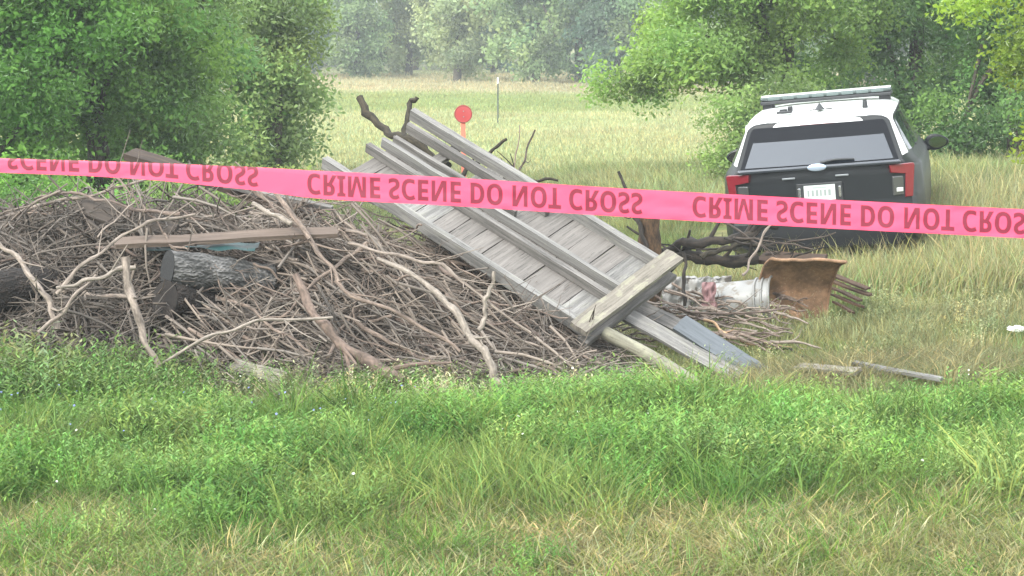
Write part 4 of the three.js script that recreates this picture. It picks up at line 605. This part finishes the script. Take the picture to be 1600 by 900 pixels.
{
  const G = rng(909), gr = (a, b) => a + (b - a) * G();
  const bladeMat = phy({ color: 0xffffff, vertexColors: true, roughness: 1, transmission: 0.35, thickness: 0, side: THREE.DoubleSide, specularIntensity: 0.3 });
  const kinds = { fine: [0, 1, 2, 3].map((k) => tuft(70, 0.16, 0.17, 0.0055, 0.8, 20 + k)), tall: [0, 1, 2].map((k) => tuft(26, 0.13, 0.34, 0.008, 0.6, 30 + k)), dry: [0, 1, 2].map((k) => tuft(80, 0.19, 0.15, 0.0045, 1.2, 40 + k)), weed: [0, 1, 2, 3].map((k) => weed(26, 0.26, 0.031, 50 + k, 0.13)), mid: [0, 1, 2].map((k) => tuft(110, 0.36, 0.17, 0.0065, 0.8, 60 + k)), far: [0, 1, 2].map((k) => tuft(230, 1.0, 0.085, 0.01, 0.8, 70 + k)), seed: [0, 1].map((k) => tuft(9, 0.16, 0.5, 0.006, 0.5, 80 + k)) };
  const lists = {}; for (const k in kinds) lists[k] = kinds[k].map(() => []);
  const greens = rgb(0.12, 0.25, 0.046), lime = rgb(0.25, 0.32, 0.095), tan = rgb(0.52, 0.46, 0.26), olive = rgb(0.21, 0.225, 0.105), straw = rgb(0.44, 0.41, 0.23), pale = rgb(0.4, 0.45, 0.22);
  const put = (kind, x, z, s, c, sy = 1) => { const i = Math.floor(G() * kinds[kind].length), v = gr(0.75, 1.25), k = c.clone().multiplyScalar(v); k.r *= gr(0.88, 1.12); lists[kind][i].push([new THREE.Matrix4().compose(V(x, height(x, z) - 0.01, z), new THREE.Quaternion().setFromEuler(new THREE.Euler(gr(-0.15, 0.15), gr(0, 6.28), gr(-0.15, 0.15))), V(s, s * sy, s)), k]); };
  // dryness of the foreground: straw creeps in towards the road
  const dryAt = (x, d) => { const e = 8.4 + 0.2 * clamp(x, -2, 4) + 0.55 * n2(x * 0.55, d * 0.5 + 3) + 0.25 * n2(x * 2.2, d * 2.2); return sst(e + 0.55, e - 0.5, d); };
  for (let i = 0; i < 9500; i++) {
    const d = gr(6.0, 12.6), w = d * 0.32 + 1.4, x = gr(-w, w), z = -d; const m = mound(x, z); if (m > 0.18 && G() < 0.93) continue;
    const dry = dryAt(x, d), patchy = n2(x * 0.9, z * 0.9), right = sst(1.2, 2.6, x) * sst(11.3, 12.2, d);
    if (G() < right * 0.8) { put('dry', x, z, gr(0.8, 1.5), olive.clone().lerp(straw, G() * 0.7), 1.1); continue; }
    const low = (1 - 0.45 * sst(-2.4, -1.9, x) * sst(0.4, 0, x) * sst(10.3, 10.7, d)) * (1 - 0.6 * sst(0.35, 0.7, x) * sst(4.2, 3.4, x) * sst(10.5, 11.0, d)), c = greens.clone().lerp(lime, clamp(0.25 + 0.5 * patchy + gr(-0.3, 0.3))).multiplyScalar(1 + 0.25 * n2(x * 1.9 + 40, z * 1.9));
    if (G() < dry * 0.8) put(G() < 0.8 ? 'dry' : 'fine', x, z, gr(0.7, 1.3), (G() < 0.72 ? tan : lime).clone().lerp(lime, G() * 0.6), 0.9);
    else if (G() < 0.42) put('weed', x, z, low * gr(0.6, 1.1) * (1 - dry * 0.4) * (1 + 0.45 * n2(x * 1.1 + 5, z * 1.3)), c);
    else if (G() < 0.2 + 0.2 * sst(0, 0.5, n2(x * 0.8 + 20, z * 0.8))) put('tall', x, z, low * gr(0.6, 1.0) * (1 - dry * 0.3), c.clone().lerp(lime, 0.4));
    else put('fine', x, z, low * gr(0.7, 1.35), c);
  }
  for (let q = 0; q < 34; q++) { const x0 = gr(-3.4, 3.4), d0 = gr(8.3, 10.6), big = gr(0.8, 1.25), leafy = G() < 0.5, tone = G(); for (let i = 0; i < 9; i++) put(leafy ? 'weed' : 'tall', x0 + gr(-0.28, 0.28), -(d0 + gr(-0.25, 0.25)), big * gr(0.8, 1.2), greens.clone().lerp(lime, tone).multiplyScalar(0.75 + 0.4 * tone)); }   // taller clumps in the verge
  for (let i = 0; i < 90; i++) put('tall', gr(-1.3, 0.5), -gr(7.9, 9.1), gr(0.7, 1.05), lime.clone().lerp(greens, G() * 0.5));
  for (let i = 0; i < 170; i++) { const x = gr(0.0, 0.95), d = gr(10.2, 11.1); if (mound(x, -d) > 0.1) continue; put('weed', x, -d, gr(0.7, 1.15), greens.clone().lerp(lime, G() * 0.5)); }     // taller weeds before the panel's foot
  for (let i = 0; i < 330; i++) { const x = gr(-4.8, -2.0), d = gr(10.7, 11.7); put('weed', x, -d, gr(0.8, 1.6) * (1 - 0.35 * sst(-3, -1.9, x)), greens.clone().lerp(olive, G() * 0.6)); }
  for (let i = 0; i < 110; i++) { const x = gr(-5, -1.9), d = gr(10.9, 11.6), k = 1 - 0.4 * sst(-3.2, -1.7, x); if (G() < 0.6) put('weed', x, -d, k * gr(1.3, 2.0), greens.clone().lerp(olive, G())); else put('tall', x, -d, k * gr(0.9, 1.5), olive.clone().lerp(lime, G())); }
  for (let i = 0; i < 620; i++) { const x = gr(-4.5, 1.1), d = gr(10.7, 11.7), m = mound(x, -d); if (m > 0.3) continue; put(G() < 0.5 ? 'dry' : 'weed', x, -d, gr(0.6, 1.1), olive.clone().lerp(G() < 0.5 ? straw : greens, G())); }
  for (let i = 0; i < 13500; i++) { // lot between the pile and the trees
    const d = 12 + 22 * Math.pow(G(), 0.8), w = d * 0.34 + 1.5, x = gr(-w, w), z = -d; if (mound(x, z) > 0.05) continue;
    const carX = (x - 3.25) / 1.05, carD = (d - 19.7) / 2.55; if (carX * carX < 1 && carD * carD < 1) continue;
    const green = sst(-0.2, 0.5, n2(x * 0.45 + 4, z * 0.4)), side = sst(0.5, 2.5, x), c = olive.clone().lerp(straw, gr(0, 0.55) * (1 - 0.5 * green)).lerp(pale, d + 2 * n2(x * 0.3, 2) > 22.5 ? 0.75 * G() ** 0.5 : 0).lerp(greens, green * 0.6 * G()).lerp(lime, 0.25 * G()).multiplyScalar(1 + 0.22 * n2(x * 1.1 + 30, z * 1.1));
    if (d < 17) put(G() < 0.4 ? 'mid' : G() < 0.75 ? 'dry' : 'weed', x, z, gr(0.6, 1.15), c, G() < 0.08 ? 1.5 : 1); else put('mid', x, z, gr(0.8, 1.4) * (d > 24 ? 1.3 : 1), c, (side && G() < 0.15) ? 1.6 : 1);
  }
  for (let i = 0; i < 650; i++) { const x = gr(1.6, 5.6), d = gr(15.6, 17.1); put('seed', x, -d, gr(0.7, 1.3), straw.clone().lerp(lime, G() * 0.7)); }     // tall stalks round the car
  for (let i = 0; i < 420; i++) { const x = gr(1.7, 5.4), d = gr(15.9, 17.0) ; put('mid', x, -d, gr(1.1, 1.6), straw.clone().lerp(greens, G() * 0.8), gr(1.2, 2.0)); }
  for (let i = 0; i < 160; i++) { const d = gr(17, 21.5), x = 3.3 + 0.26 * (d - 17.3) + gr(1.15, 1.6); put('mid', x, -d, gr(1.0, 1.4), straw.clone().lerp(greens, G() * 0.6), gr(1.3, 2.2)); }
  for (let i = 0; i < 700; i++) { const x = gr(4.4, 7), d = gr(15.5, 22); put('seed', x, -d, gr(0.8, 1.6), straw.clone().lerp(pale, G())); }
  for (let i = 0; i < 17000; i++) { // open field
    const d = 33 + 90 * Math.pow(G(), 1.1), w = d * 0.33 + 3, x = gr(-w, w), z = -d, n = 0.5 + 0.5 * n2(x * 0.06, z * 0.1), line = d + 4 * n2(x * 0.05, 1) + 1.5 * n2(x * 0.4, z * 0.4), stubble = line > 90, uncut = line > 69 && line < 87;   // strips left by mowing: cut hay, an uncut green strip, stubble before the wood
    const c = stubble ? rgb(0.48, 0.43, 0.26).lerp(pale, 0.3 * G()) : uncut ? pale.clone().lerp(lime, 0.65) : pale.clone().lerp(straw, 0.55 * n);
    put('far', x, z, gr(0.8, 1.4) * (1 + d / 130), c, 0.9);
  }
  const tg = { fine: 'short green grass of the roadside verge', tall: 'tall green grass blades rising from the verge', dry: 'dry straw-coloured grass along the road edge and lot', weed: 'soft leafy green weeds in front of the brush pile', mid: 'rough olive grass of the lot round the car', far: 'pale mown grass of the open field', seed: 'thin seeding grass stalks round the parked car' };
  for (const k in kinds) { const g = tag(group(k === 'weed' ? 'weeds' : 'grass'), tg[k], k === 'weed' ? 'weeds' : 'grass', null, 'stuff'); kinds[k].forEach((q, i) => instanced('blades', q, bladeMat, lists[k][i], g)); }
  const fl = (() => { const p = []; for (let k = 0; k < 5; k++) { const q = new THREE.CircleGeometry(0.0075, 6); q.translate(0.0085, 0, 0); q.rotateZ(k * 1.2566); p.push(q); } const m = mergeGeometries(p); m.rotateX(-0.9); return m; })();
  const wl = [], bl = []; for (let i = 0; i < 34; i++) { const d = gr(7.8, 11.6), x = gr(-0.33 * d, 0.33 * d), p = V(x, height(x, -d) + gr(0.14, 0.26), -d), s = gr(0.25, 0.6); wl.push([new THREE.Matrix4().compose(p, new THREE.Quaternion().setFromEuler(new THREE.Euler(gr(-0.5, 0.5), gr(-1, 1), 0)), V(s, s, s)), rgb(0.6, 0.62, 0.52)]); }
  for (let i = 0; i < 60; i++) { const d = 10.2 + gr(-0.9, 0.9), x = -2.0 + gr(-1.4, 1.4), p = V(x, height(x, -d) + gr(0.12, 0.24), -d), s = gr(0.25, 0.55); bl.push([new THREE.Matrix4().compose(p, new THREE.Quaternion().setFromEuler(new THREE.Euler(gr(-0.5, 0.5), gr(-1, 1), 0)), V(s, s, s)), rgb(0.22, 0.26, 0.5)]); }
  const fm = std({ color: 0xffffff, side: THREE.DoubleSide }); tag(instanced('wildflowers', fl, fm, wl), 'tiny white wildflowers scattered through the green verge', 'flowers', null, 'stuff'); tag(instanced('wildflowers', fl, fm, bl), 'tiny blue vetch flowers scattered in the green weeds', 'flowers', null, 'stuff');
}
scene.traverse((o) => { if (o.isMesh) { o.castShadow = true; o.receiveShadow = true; } });
renderer.render(scene, camera);
